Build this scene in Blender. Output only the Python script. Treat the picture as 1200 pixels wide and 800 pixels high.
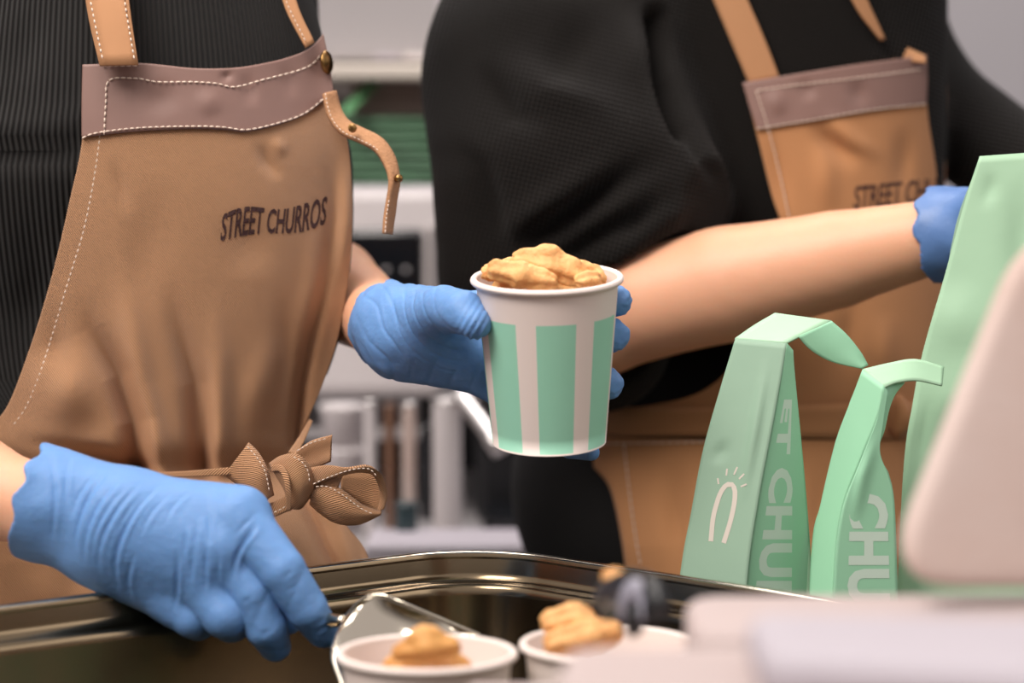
import bpy, bmesh, math, random
import numpy as np
from mathutils import Vector, Matrix
from mathutils.bvhtree import BVHTree
random.seed(4)
rng = np.random.default_rng(4)
R = math.radians
for o in list(bpy.data.objects): bpy.data.objects.remove(o)
scn = bpy.context.scene
COL = scn.collection

# ---------------------------------------------------------------- camera
F = 2833.0                       # focal length in pixels of the 1200 px frame (85 mm on 36 mm)
PITCH = R(4.5)
CAM = np.array([0.0, 0.0, 1.25])
FW = np.array([0, math.cos(PITCH), -math.sin(PITCH)])
UP = np.array([0, math.sin(PITCH), math.cos(PITCH)])
cd = bpy.data.cameras.new('camera'); cam = bpy.data.objects.new('camera', cd); COL.objects.link(cam)
cam.location = CAM; cam.rotation_euler = (R(90) - PITCH, 0, 0)
cd.lens = 85; cd.sensor_width = 36; cd.clip_start = 0.05
cd.dof.use_dof = True; cd.dof.focus_distance = 1.495; cd.dof.aperture_fstop = 3.8
scn.camera = cam

# ---------------------------------------------------------------- world, lights, exposure
w = bpy.data.worlds.new('sky'); scn.world = w; w.use_nodes = True
nt = w.node_tree; nt.nodes.clear()
wo = nt.nodes.new('ShaderNodeOutputWorld'); bg = nt.nodes.new('ShaderNodeBackground')
tc = nt.nodes.new('ShaderNodeTexCoord'); sx = nt.nodes.new('ShaderNodeSeparateXYZ')
mr = nt.nodes.new('ShaderNodeMapRange'); cr = nt.nodes.new('ShaderNodeValToRGB')
nt.links.new(tc.outputs['Generated'], sx.inputs[0]); nt.links.new(sx.outputs['Z'], mr.inputs['Value'])
mr.inputs['From Min'].default_value = -1; mr.inputs['From Max'].default_value = 1
nt.links.new(mr.outputs[0], cr.inputs[0]); nt.links.new(cr.outputs[0], bg.inputs[0]); nt.links.new(bg.outputs[0], wo.inputs[0])
e = cr.color_ramp.elements
e[0].position = 0.40; e[0].color = (0.06, 0.046, 0.036, 1)
e[1].position = 0.72; e[1].color = (0.92, 0.86, 0.86, 1)
m_ = e.new(0.52); m_.color = (0.085, 0.068, 0.054, 1)
bg.inputs[1].default_value = 0.62

def area(name, loc, target, sx_, sy_, power, col):
    ld = bpy.data.lights.new(name, 'AREA'); ld.shape = 'RECTANGLE'; ld.size = sx_; ld.size_y = sy_
    ld.energy = power; ld.color = col
    o = bpy.data.objects.new(name, ld); COL.objects.link(o); o.location = loc
    o.rotation_euler = (Vector(target) - Vector(loc)).to_track_quat('-Z', 'Y').to_euler()
    return o
area('daylight_front', (-1.55, -0.35, 3.7), (0.0, 1.6, 1.1), 1.8, 1.2, 88, (1.0, 0.93, 0.87))
area('daylight_side', (2.2, 0.6, 2.3), (0.3, 1.7, 1.1), 1.2, 1.2, 5, (1.0, 0.94, 0.9))
area('ceiling_lamp', (-0.35, 1.32, 2.15), (0.0, 1.55, 1.1), 0.8, 0.35, 6, (1.0, 0.93, 0.86))
area('booth_lamp', (0.0, 2.35, 2.55), (0.0, 2.75, 1.1), 1.6, 0.4, 20, (1.0, 0.95, 0.93))
scn.view_settings.view_transform = 'Standard'; scn.view_settings.look = 'None'
scn.view_settings.exposure = 0.38; scn.view_settings.gamma = 1.0

# ---------------------------------------------------------------- helpers: pixels <-> world
def VV(px, py, D):
    px, py, D = np.broadcast_arrays(np.asarray(px, float), np.asarray(py, float), np.asarray(D, float))
    x = (px - 600) / F * D; y = -(py - 400) / F * D
    return CAM + np.stack([x, D * FW[1] + y * UP[1], D * FW[2] + y * UP[2]], -1)
def V(px, py, D): return VV(px, py, D)
def proj(co):
    d = co - CAM; D = d @ FW
    return 600 + F * d[..., 0] / D, 400 - F * (d @ UP) / D, D
def zat(z, py):                       # depth of the point seen at row py whose height above the floor is z
    return (CAM[2] - z) / (math.sin(PITCH) + (py - 400) / F * math.cos(PITCH))

# ---------------------------------------------------------------- helpers: materials
def lin(c):
    return tuple(((v / 255) / 12.92 if v / 255 <= 0.04045 else ((v / 255 + 0.055) / 1.055) ** 2.4) for v in c)
def mat(name, rgb, rough=0.6, metal=0, vary=0.12, vscale=20, bump=0.0, bscale=60, spec=0.5, trans=0, sheen=0, sss=0,
        pattern=None, pfreq=1000, pstr=0.3, pcol=0.0, second=None, coat=0, alpha=1):
    m = bpy.data.materials.new(name); m.use_nodes = True; t = m.node_tree; N = t.nodes; L = t.links
    b = N['Principled BSDF']; c = lin(rgb)
    b.inputs['Roughness'].default_value = rough; b.inputs['Metallic'].default_value = metal
    b.inputs['Specular IOR Level'].default_value = spec
    if trans: b.inputs['Transmission Weight'].default_value = trans
    if sheen: b.inputs['Sheen Weight'].default_value = sheen
    if coat: b.inputs['Coat Weight'].default_value = coat
    if sss:
        b.inputs['Subsurface Weight'].default_value = sss; b.inputs['Subsurface Scale'].default_value = 0.006
    tcn = N.new('ShaderNodeTexCoord'); no = N.new('ShaderNodeTexNoise'); no.inputs['Scale'].default_value = vscale
    no.inputs['Detail'].default_value = 5; L.new(tcn.outputs['Object'], no.inputs['Vector'])
    mx = N.new('ShaderNodeMix'); mx.data_type = 'RGBA'; L.new(no.outputs['Fac'], mx.inputs['Factor'])
    c2 = lin(second) if second else tuple(v * (1 + vary) for v in c)
    c1 = c if second else tuple(v * (1 - vary) for v in c)
    mx.inputs['A'].default_value = (*c1, 1); mx.inputs['B'].default_value = (*c2, 1)
    colout = mx.outputs['Result']; height = None
    if bump:
        nb = N.new('ShaderNodeTexNoise'); nb.inputs['Scale'].default_value = bscale; nb.inputs['Detail'].default_value = 4
        L.new(tcn.outputs['Object'], nb.inputs['Vector']); bn = N.new('ShaderNodeBump')
        bn.inputs['Strength'].default_value = bump; bn.inputs['Distance'].default_value = 0.002
        L.new(nb.outputs['Fac'], bn.inputs['Height']); height = bn
    if pattern:
        def math_(op, a, bb=None):
            q = N.new('ShaderNodeMath'); q.operation = op
            for i, v in enumerate((a, bb)):
                if v is None: continue
                if isinstance(v, (int, float)): q.inputs[i].default_value = v
                else: L.new(v, q.inputs[i])
            return q.outputs[0]
        sep = N.new('ShaderNodeSeparateXYZ')
        L.new(tcn.outputs['UV' if pattern in ('twill', 'rib', 'weave') else 'Object'], sep.inputs[0])
        X, Y, Z = sep.outputs
        if pattern == 'twill':
            h = math_('SINE', math_('MULTIPLY', math_('ADD', X, math_('MULTIPLY', Y, 0.7)), pfreq))
        elif pattern == 'rib':
            h = math_('SINE', math_('MULTIPLY', X, pfreq))
        elif pattern == 'weave':
            h = math_('MULTIPLY', math_('SINE', math_('MULTIPLY', X, pfreq)), math_('SINE', math_('MULTIPLY', Y, pfreq)))
        elif pattern == 'waffle':
            a1 = math_('SINE', math_('MULTIPLY', math_('ADD', X, math_('MULTIPLY', Z, 0.6)), pfreq))
            a2 = math_('SINE', math_('MULTIPLY', math_('SUBTRACT', Z, math_('MULTIPLY', X, 0.6)), pfreq))
            h = math_('MULTIPLY', a1, a2)
        elif pattern == 'brush':
            h = math_('SINE', math_('MULTIPLY', Z, pfreq))
        bp = N.new('ShaderNodeBump'); bp.inputs['Strength'].default_value = pstr; bp.inputs['Distance'].default_value = 0.001
        L.new(h, bp.inputs['Height'])
        if height: L.new(height.outputs[0], bp.inputs['Normal'])
        height = bp
        if pcol:
            m2 = N.new('ShaderNodeMix'); m2.data_type = 'RGBA'; m2.blend_type = 'MULTIPLY'
            f = math_('MULTIPLY', math_('SUBTRACT', 1.0, math_('MULTIPLY', math_('ADD', h, 1.0), 0.5)), pcol)
            L.new(f, m2.inputs['Factor']); L.new(colout, m2.inputs['A']); m2.inputs['B'].default_value = (0.1, 0.08, 0.07, 1)
            colout = m2.outputs['Result']
    L.new(colout, b.inputs['Base Color'])
    if height: L.new(height.outputs[0], b.inputs['Normal'])
    return m

M = {}
M['apron'] = mat('tan_canvas', (210, 155, 110), 0.85, vary=0.10, vscale=9, bump=0.25, bscale=900, pattern='twill', pfreq=2 * math.pi / 0.0014, pstr=0.7, pcol=0.40, sheen=0.15)
M['apron2'] = mat('tan_canvas_warm', (186, 130, 84), 0.85, vary=0.10, vscale=9, pattern='twill', pfreq=2 * math.pi / 0.0013, pstr=0.3, pcol=0.15, sheen=0.1)
M['band'] = mat('mauve_brown_satin', (132, 101, 92), 0.55, vary=0.10, vscale=18, bump=0.15, bscale=60, pattern='weave', pfreq=2 * math.pi / 0.0009, pstr=0.1)
M['strap'] = mat('tan_webbing', (180, 130, 90), 0.8, vary=0.06, pattern='weave', pfreq=2 * math.pi / 0.001, pstr=0.25, pcol=0.1)
M['suede'] = mat('suede_leather', (172, 126, 90), 0.95, vary=0.15, vscale=90, bump=0.5, bscale=500)
M['thread'] = mat('cream_thread', (226, 205, 188), 0.7, vary=0.03)
M['embroid'] = mat('dark_brown_thread', (58, 27, 24), 0.7, vary=0.25, vscale=500, bump=0.6, bscale=700)
M['brass'] = mat('aged_brass', (150, 115, 70), 0.3, metal=1, vary=0.1)
M['knit'] = mat('black_rib_knit', (28, 24, 22), 0.95, vary=0.15, pattern='rib', pfreq=2 * math.pi / 0.0048, pstr=1.0, pcol=0.9, sheen=0.05)
M['knit2'] = mat('black_waffle_knit', (29, 25, 22), 0.95, vary=0.15, pattern='waffle', pfreq=2 * math.pi / 0.0055, pstr=1.0, pcol=0.9, sheen=0.04, spec=0.2)
M['trouser'] = mat('black_trouser_cloth', (24, 22, 22), 0.95, vary=0.1, bump=0.2, bscale=300)
M['skin'] = mat('warm_skin', (226, 168, 134), 0.5, vary=0.05, vscale=30, bump=0.08, bscale=500, sss=0.25)
M['glove'] = mat('blue_nitrile', (103, 145, 199), 0.5, vary=0.08, vscale=35, bump=0.3, bscale=160, spec=0.3, sss=0.12)
M['glove2'] = mat('deep_blue_nitrile', (88, 122, 176), 0.45, vary=0.10, vscale=35, bump=0.25, bscale=120)
M['white_paper'] = mat('white_card', (232, 217, 209), 0.55, vary=0.02, vscale=60, bump=0.02, bscale=300)
M['churro'] = mat('fried_dough', (248, 204, 140), 0.6, second=(204, 126, 60), vscale=85, bump=0.9, bscale=220, sss=0.15, spec=0.4)
M['churro_dark'] = mat('browned_dough', (196, 134, 66), 0.6, second=(226, 170, 100), vscale=60, bump=0.5, bscale=220, sss=0.1)
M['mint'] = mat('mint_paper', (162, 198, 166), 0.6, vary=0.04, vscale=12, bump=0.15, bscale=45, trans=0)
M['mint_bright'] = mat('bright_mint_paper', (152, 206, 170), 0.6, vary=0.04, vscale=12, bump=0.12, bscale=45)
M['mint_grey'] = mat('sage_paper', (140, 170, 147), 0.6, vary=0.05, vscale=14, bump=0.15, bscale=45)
M['print'] = mat('pale_print', (200, 220, 204), 0.6, vary=0.04, vscale=50)
M['print_pink'] = mat('pale_pink_print', (206, 196, 184), 0.6, vary=0.04, vscale=50)
M['steel'] = mat('polished_steel', (196, 186, 170), 0.13, metal=1, vary=0.06, vscale=4, bump=0.03, bscale=30)
M['steel_in'] = mat('brushed_steel', (128, 112, 90), 0.2, metal=1, vary=0.08, vscale=6, bump=0.03, bscale=60)
M['steel_bg'] = mat('satin_steel', (205, 200, 198), 0.28, metal=1, vary=0.05)
M['foam'] = mat('blotchy_white_foam', (202, 190, 185), 0.7, second=(172, 138, 122), vscale=9, bump=0.2, bscale=200)
M['foam2'] = mat('plain_white_foam', (168, 161, 168), 0.7, vary=0.04, vscale=10, bump=0.1, bscale=200)
M['foam3'] = mat('warm_white_card', (174, 158, 155), 0.7, vary=0.04, vscale=10)
M['black_plastic'] = mat('black_plastic', (26, 26, 28), 0.35, vary=0.1)
M['grey_plastic'] = mat('grey_plastic', (140, 138, 150), 0.5, vary=0.1)
M['appliance'] = mat('off_white_enamel', (200, 192, 192), 0.45, vary=0.03)
M['appliance_grey'] = mat('grey_enamel', (150, 145, 146), 0.4, vary=0.04)
M['glass_black'] = mat('black_glass', (20, 22, 26), 0.12, vary=0.1, coat=0.5)
M['screen'] = mat('dim_display', (70, 78, 100), 0.3, vary=0.2)
M['green_bg'] = mat('bottle_green_film', (82, 118, 90), 0.5, vary=0.25, vscale=25, bump=0.4, bscale=40)
M['green_lt'] = mat('leaf_green_strip', (96, 150, 104), 0.5, vary=0.15)
M['pinkgrey'] = mat('dusty_pink_card', (158, 136, 132), 0.7, vary=0.08)
M['beige'] = mat('beige_laminate', (188, 178, 168), 0.6, vary=0.05)
M['brown_glass'] = mat('brown_bottle', (116, 84, 66), 0.3, vary=0.1)
M['wall'] = mat('grey_wall_paint', (142, 138, 141), 0.85, vary=0.03, vscale=3, bump=0.05, bscale=80)
M['floor'] = mat('dark_floor_vinyl', (70, 64, 60), 0.7, vary=0.15, vscale=6)
M['counter'] = mat('steel_counter', (150, 142, 134), 0.3, metal=1, vary=0.08, vscale=5)
M['yellow'] = mat('yellow_plastic', (232, 184, 90), 0.4, vary=0.05)
M['teal'] = mat('dark_teal_glass', (52, 66, 70), 0.25, vary=0.1)
M['hair'] = mat('dark_brown_hair', (40, 28, 22), 0.6, vary=0.2, vscale=80)

# ---------------------------------------------------------------- helpers: objects
def link(name, me, m=None, parent=None, smooth=True):
    o = bpy.data.objects.new(name, me); COL.objects.link(o)
    if m is not None and not me.materials: me.materials.append(m)
    if smooth: me.polygons.foreach_set('use_smooth', np.ones(len(me.polygons), bool))
    if parent is not None:
        o.parent = parent; o.matrix_parent_inverse = Matrix.Translation(parent.location).inverted() if True else None
    return o
def mk(name, verts, faces, m, parent=None, smooth=True, uv=None):
    me = bpy.data.meshes.new(name)
    me.from_pydata(np.asarray(verts, float).tolist(), [], faces if isinstance(faces, list) else faces.tolist())
    if uv is not None:
        l = me.uv_layers.new(name='UVMap'); idx = np.empty(len(me.loops), int); me.loops.foreach_get('vertex_index', idx)
        l.data.foreach_set('uv', np.asarray(uv, float)[idx].ravel())
    me.update()
    return link(name, me, m, parent, smooth)
def root(name, loc):
    o = bpy.data.objects.new(name, None); COL.objects.link(o); o.location = [float(v) for v in loc]; o.empty_display_size = 0.05; return o
def tag(o, label=None, cat=None, group=None, kind=None):
    if label: o['label'] = label
    if cat: o['category'] = cat
    if group: o['group'] = group
    if kind: o['kind'] = kind
    return o
def solid(o, t, offset=0):
    s = o.modifiers.new('thickness', 'SOLIDIFY'); s.thickness = t; s.offset = offset; return o
def crom(P, n):                                    # resample a polyline through a Catmull-Rom spline
    P = np.asarray(P, float)
    if len(P) == 2: return P[0] + (P[1] - P[0]) * np.linspace(0, 1, n)[:, None]
    s = np.r_[0, np.cumsum(np.linalg.norm(np.diff(P[:, :2], axis=0), axis=1) + 1e-9)]; s /= s[-1]
    Q = np.vstack([2 * P[0] - P[1], P, 2 * P[-1] - P[-2]])
    out = []
    for t in np.linspace(0, 1, n):
        i = min(np.searchsorted(s, t, side='right') - 1, len(P) - 2); u = (t - s[i]) / (s[i + 1] - s[i])
        p0, p1, p2, p3 = Q[i:i + 4]
        out.append(0.5 * ((2 * p1) + (-p0 + p2) * u + (2 * p0 - 5 * p1 + 4 * p2 - p3) * u * u + (-p0 + 3 * p1 - 3 * p2 + p3) * u ** 3))
    return np.array(out)
def gridfaces(nu, nv, closed=False):
    i, j = np.meshgrid(np.arange(nv - 1), np.arange(nu if closed else nu - 1), indexing='ij')
    j2 = (j + 1) % nu
    return np.stack([i * nu + j, i * nu + j2, (i + 1) * nu + j2, (i + 1) * nu + j], -1).reshape(-1, 4)
def coons(top, bot, left, right, nu, nv):          # all given as pixel polylines; returns nv x nu x k
    T, B, L_, R_ = crom(top, nu), crom(bot, nu), crom(left, nv), crom(right, nv)
    u = np.linspace(0, 1, nu)[None, :, None]; v = np.linspace(0, 1, nv)[:, None, None]
    P = (1 - v) * T[None] + v * B[None] + (1 - u) * L_[:, None] + u * R_[:, None]
    P -= (1 - u) * (1 - v) * T[0] + u * (1 - v) * T[-1] + (1 - u) * v * B[0] + u * v * B[-1]
    return P
def patch(name, P, D, m, parent, thick=0.0012):    # P: nv x nu x 2 pixels, D: depth array
    W = VV(P[..., 0], P[..., 1], D); nv, nu = W.shape[:2]
    Dm = float(np.mean(D))
    uv = np.stack([(P[..., 0] - 600) / F * Dm, (400 - P[..., 1]) / F * Dm], -1).reshape(-1, 2)
    o = mk(name, W.reshape(-1, 3), gridfaces(nu, nv)[:, ::-1], m, parent, True, uv)
    if thick: solid(o, thick)
    return o
def rails(name, A, B, m, parent, n=24, k=5, bulge=0.0, thick=0.0012):   # ribbon between two edges of (px, py, D)
    a, b = crom(A, n), crom(B, n); t = np.linspace(0, 1, k)[None, :, None]
    P = a[:, None] * (1 - t) + b[:, None] * t
    D = P[..., 2] - bulge * np.sin(np.pi * t[..., 0])
    W = VV(P[..., 0], P[..., 1], D)
    wid = np.linalg.norm(W[n // 2, 0] - W[n // 2, -1]); ln = np.sum(np.linalg.norm(np.diff(W[:, 0], axis=0), axis=1))
    uv = np.stack(np.broadcast_arrays(np.linspace(0, wid, k)[None], np.linspace(0, ln, n)[:, None]), -1).reshape(-1, 2)
    o = mk(name, W.reshape(-1, 3), gridfaces(k, n)[:, ::-1], m, parent, True, uv)
    if thick: solid(o, thick)
    return o
def polydist(px, py, poly):
    best = np.full(px.shape, 1e9); tt = np.zeros(px.shape); L = [math.dist(poly[i], poly[i + 1]) for i in range(len(poly) - 1)]; tot = sum(L); acc = 0
    for i in range(len(poly) - 1):
        a = np.array(poly[i], float); b = np.array(poly[i + 1], float); d = b - a
        t = np.clip(((px - a[0]) * d[0] + (py - a[1]) * d[1]) / (d @ d), 0, 1)
        q = np.hypot(px - a[0] - t * d[0], py - a[1] - t * d[1]); mk_ = q < best
        best = np.where(mk_, q, best); tt = np.where(mk_, (acc + t * L[i]) / tot, tt); acc += L[i]
    return best, tt
def folds(px, py, lst):                            # (polyline, width px, amplitude m, fade) -> depth offset
    px = np.asarray(px, float); py = np.asarray(py, float); s = np.zeros(px.shape)
    for f in lst:
        poly, wd, amp = f[:3]; fade = f[3] if len(f) > 3 else 'both'
        d, t = polydist(px, py, poly)
        env = {'both': np.sin(np.pi * np.clip(t, 0, 1)) ** 2, 'start': t * t * (3 - 2 * t), 'end': (1 - t) ** 2 * (1 + 2 * t), 'none': 1.0}[fade]
        s = s + amp * env * np.exp(-(d / wd) ** 2)
    return s
def stitches(name, poly, depth, parent, step=7.2, ln=5.7, w=0.0006, lift=0.0012, m=None):
    P = crom(poly, 400); s = np.r_[0, np.cumsum(np.linalg.norm(np.diff(P[:, :2], axis=0), axis=1))]
    vs, fs = [], []; q = 0.0
    while q + ln < s[-1]:
        e0 = np.array([np.interp(q, s, P[:, 0]), np.interp(q, s, P[:, 1])]); e1 = np.array([np.interp(q + ln, s, P[:, 0]), np.interp(q + ln, s, P[:, 1])])
        mid = (e0 + e1) / 2; d = (e1 - e0) / np.linalg.norm(e1 - e0); nrm = np.array([-d[1], d[0]])
        base = len(vs)
        for p, r, up in ((e0, 0.5, 0.2), (mid, 1.0, 1.0), (e1, 0.5, 0.2)):
            D0 = float(depth(np.array(p[0]), np.array(p[1]))); wpx = w * F / D0 * r
            for sgn, h in ((-1, 0.15), (0, 1), (1, 0.15), (0, -1.2)):
                vs.append(V(p[0] + nrm[0] * wpx * sgn, p[1] + nrm[1] * wpx * sgn, D0 - lift * 0.5 - 0.0006 * h * up))
        for a in (0, 4):
            for k in range(4): fs.append([base + a + k, base + a + (k + 1) % 4, base + a + 4 + (k + 1) % 4, base + a + 4 + k])
        fs.append([base + 3, base + 2, base + 1, base]); fs.append([base + 8, base + 9, base + 10, base + 11])
        q += step
    o = mk(name, vs, fs, m or M['thread'], parent); o['kind'] = 'stuff'; return o
def glyphs(text, bold=0.0, spacing=1.0):           # flat lettering as vertices and faces, height ~0.7, from the origin
    c = bpy.data.curves.new('text', 'FONT'); c.body = text; c.offset = bold; c.space_character = spacing; c.resolution_u = 3
    o = bpy.data.objects.new('text', c); COL.objects.link(o)
    dg = bpy.context.evaluated_depsgraph_get(); me = bpy.data.meshes.new_from_object(o.evaluated_get(dg))
    bm = bmesh.new(); bm.from_mesh(me)
    bmesh.ops.triangulate(bm, faces=bm.faces); 
    for _ in range(1):
        long_ = [e for e in bm.edges if e.calc_length() > 0.2]
        bmesh.ops.subdivide_edges(bm, edges=long_, cuts=1)
    bmesh.ops.triangulate(bm, faces=bm.faces)
    vs = np.array([v.co[:] for v in bm.verts]); fs = [[v.index for v in f.verts] for f in bm.faces]; bm.free()
    bpy.data.objects.remove(o); bpy.data.curves.remove(c); bpy.data.meshes.remove(me)
    vs[:, 0] -= vs[:, 0].min(); vs[:, 1] -= vs[:, 1].min()
    vs[:, 0] /= vs[:, 0].max(); vs[:, 1] /= vs[:, 1].max()          # unit box
    return vs, fs
def lettering(name, text, mapfn, depth, m, parent, bold=0.02, lift=0.0009, thick=0.0006, spacing=1.0):
    vs, fs = glyphs(text, bold, spacing); px, py = mapfn(vs[:, 0], vs[:, 1])
    o = mk(name, VV(px, py, depth(px, py) - lift), fs, m, parent, False)
    return solid(o, thick) if thick else o

# signed-distance modelling: round cones and ellipsoids blended smoothly, meshed with surface nets
def cap(P, a, b, ra, rb):
    a = np.asarray(a, np.float32); d = np.asarray(b, np.float32) - a
    q = P - a; t = np.clip(q @ d / max(float(d @ d), 1e-9), 0, 1)
    return np.sqrt(((q - t[..., None] * d) ** 2).sum(-1)) - (ra + (rb - ra) * t)
def ell(P, c, r):
    q = (P - np.asarray(c, np.float32)) / np.asarray(r, np.float32); k = np.sqrt((q ** 2).sum(-1))
    return (k - 1) * min(r)
def smin(a, b, k):
    h = np.clip(0.5 + 0.5 * (b - a) / k, 0, 1)
    return b + (a - b) * h - k * h * (1 - h)
CORN = np.array([[i, j, k] for i in (0, 1) for j in (0, 1) for k in (0, 1)])
EDG = [(a, b) for a in range(8) for b in range(a + 1, 8) if abs(CORN[a] - CORN[b]).sum() == 1]
def surfnet(fn, lo, hi, h):
    lo = np.asarray(lo, float); n = (np.ceil((np.asarray(hi, float) - lo) / h)).astype(int) + 1
    ax = [(lo[i] + h * np.arange(n[i])).astype(np.float32) for i in range(3)]
    G = np.stack(np.meshgrid(*ax, indexing='ij'), -1); f = fn(G); ins = f < 0
    cnt = sum(ins[c[0]:n[0] - 1 + c[0], c[1]:n[1] - 1 + c[1], c[2]:n[2] - 1 + c[2]].astype(np.int8) for c in CORN)
    act = (cnt > 0) & (cnt < 8); idx = np.full(act.shape, -1, int); C = np.argwhere(act); idx[act] = np.arange(len(C))
    vals = np.stack([f[tuple((C + c).T)] for c in CORN], -1); S = np.zeros((len(C), 3)); K = np.zeros(len(C))
    for a, b in EDG:
        va, vb = vals[:, a], vals[:, b]; mk_ = (va < 0) != (vb < 0); t = np.where(mk_, va / np.where(mk_, va - vb, 1), 0)
        S += np.where(mk_[:, None], CORN[a] + (CORN[b] - CORN[a]) * t[:, None], 0); K += mk_
    verts = lo + h * (C + S / K[:, None]); faces = []
    for d in range(3):
        e1, e2 = [(1, 2), (2, 0), (0, 1)][d]; sl = [slice(None)] * 3; s2 = [slice(None)] * 3
        sl[d] = slice(0, n[d] - 1); s2[d] = slice(1, n[d])
        A, B = ins[tuple(sl)], ins[tuple(s2)]; E = np.argwhere(A != B)
        E = E[(E[:, e1] > 0) & (E[:, e2] > 0) & (E[:, e1] < n[e1] - 1) & (E[:, e2] < n[e2] - 1)]
        u = np.zeros(3, int); u[e1] = 1; v = np.zeros(3, int); v[e2] = 1
        q = np.stack([idx[tuple((E - u - v).T)], idx[tuple((E - v).T)], idx[tuple(E.T)], idx[tuple((E - u).T)]], -1)
        fl = A[tuple(E.T)]; q[~fl] = q[~fl][:, ::-1]; faces.append(q)
    return verts, np.vstack(faces)
def sdfmesh(name, fn, lo, hi, h, m, parent=None, disp=None, smooth_it=1):
    vs, fs = surfnet(fn, lo, hi, h)
    o = mk(name, vs, fs, m, parent); me = o.data
    if smooth_it or disp:
        co = np.array(vs)
        if smooth_it:
            nb = np.zeros_like(co); c = np.zeros(len(co)); e_ = np.vstack([fs[:, [0, 1]], fs[:, [1, 2]], fs[:, [2, 3]], fs[:, [3, 0]]])
            for _ in range(smooth_it):
                nb[:] = 0; c[:] = 0
                np.add.at(nb, e_[:, 0], co[e_[:, 1]]); np.add.at(nb, e_[:, 1], co[e_[:, 0]]); np.add.at(c, e_[:, 0], 1); np.add.at(c, e_[:, 1], 1)
                co = co * 0.5 + 0.5 * nb / c[:, None]
        me.vertices.foreach_set('co', co.ravel()); me.update()
        if disp:
            nn = np.empty(len(co) * 3); me.vertex_normals.foreach_get('vector', nn); nn = nn.reshape(-1, 3)
            co = co + nn * disp(co, nn)[:, None]; me.vertices.foreach_set('co', co.ravel()); me.update()
    return o
def wob(co, f, seed=0):                            # cheap smooth noise from warped sines, -1..1
    r = np.random.default_rng(seed); s = 0
    for k in range(6):
        d = r.normal(size=3); d /= np.linalg.norm(d); s = s + np.sin((co @ d) * f * (0.6 + 0.3 * k) + r.uniform(0, 6.28) + 1.5 * np.sin((co @ r.normal(size=3)) * f * 0.3))
    return s / 6

def bev_box(name, lo, hi, m, parent=None, bev=0.003, rot=None, seg=2, smooth=True):
    bm = bmesh.new(); bmesh.ops.create_cube(bm, size=1)
    lo, hi = np.asarray(lo, float), np.asarray(hi, float); c = (lo + hi) / 2; d = hi - lo
    for v in bm.verts: v.co = Vector((v.co.x * d[0], v.co.y * d[1], v.co.z * d[2]))
    if bev: bmesh.ops.bevel(bm, geom=bm.edges[:], offset=min(bev, min(d) * 0.45), segments=seg, affect='EDGES', profile=0.5)
    if rot is not None: bmesh.ops.rotate(bm, verts=bm.verts, cent=(0, 0, 0), matrix=rot)
    for v in bm.verts: v.co += Vector(c)
    me = bpy.data.meshes.new(name); bm.to_mesh(me); bm.free()
    o = link(name, me, m, parent, False); return o
def lathe(name, prof, m, parent=None, mtx=None, n=64, smooth=True, uv=False, caps=True):   # prof: (r, z) list; closed if first == last
    pr = np.array(prof, float); a = np.linspace(0, 2 * math.pi, n, endpoint=False)
    W = np.stack([pr[:, 0, None] * np.cos(a), pr[:, 0, None] * np.sin(a), np.broadcast_to(pr[:, 1, None], (len(pr), n))], -1).reshape(-1, 3)
    if mtx is not None: W = W @ np.array(mtx.to_3x3()).T + np.array(mtx.translation)
    fs = gridfaces(n, len(pr), True).tolist()
    for k in (0, len(pr) - 1):
        if caps and pr[k, 0] > 1e-5 and not np.allclose(pr[0], pr[-1]): fs.append(list(range(k * n, k * n + n))[::-1 if k == 0 else 1])
    return mk(name, W, fs, m, parent, smooth)
def tube(name, P, r, m, parent=None, n=10, flat=1.0):      # world points
    P = np.asarray(P, float); rr = np.broadcast_to(np.asarray(r, float), len(P)); vs = []; upv = np.array([0.13, 0.2, 1.0])
    for i in range(len(P)):
        t = P[min(i + 1, len(P) - 1)] - P[max(i - 1, 0)]; t /= np.linalg.norm(t) + 1e-12
        a = np.cross(t, upv); a /= np.linalg.norm(a) + 1e-12; b = np.cross(a, t)
        for k in range(n):
            q = 2 * math.pi * k / n; vs.append(P[i] + rr[i] * (math.cos(q) * a + math.sin(q) * b * flat))
    fs = gridfaces(n, len(P), True).tolist() + [list(range(n))[::-1], list(range((len(P) - 1) * n, len(P) * n))]
    return mk(name, vs, fs, m, parent)
def crom3(P, n):
    P = np.asarray(P, float); return crom(P, n)

CZ = 0.90                          # counter top height
RIMZ = CAM[2] - 0.252              # pan rim height

# ================================================================ setting
tag(bev_box('floor', (-2.5, -0.6, -0.05), (2.5, 3.4, 0.0), M['floor'], bev=0), kind='structure')
tag(bev_box('wall_back', (-2.5, 3.3, 0.0), (2.5, 3.4, 2.7), M['wall'], bev=0), kind='structure')

# steel work counter
ct = root('work_counter', (0, 1.0, 0)); tag(ct, 'steel work counter running under the pan and the mint bags', 'counter')
bev_box('counter_top', (-0.9, 0.42, CZ - 0.04), (0.09, 1.54, CZ), M['counter'], ct, 0.002)
bev_box('counter_top', (0.09, 0.42, CZ - 0.04), (1.0, 1.60, CZ), M['counter'], ct, 0.002)
for x in (-0.86, 0.96):
    for y in (0.47, 1.49): bev_box('leg', (x - 0.02, y - 0.02, 0), (x + 0.02, y + 0.02, CZ - 0.04), M['steel_bg'], ct, 0.003)

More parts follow.
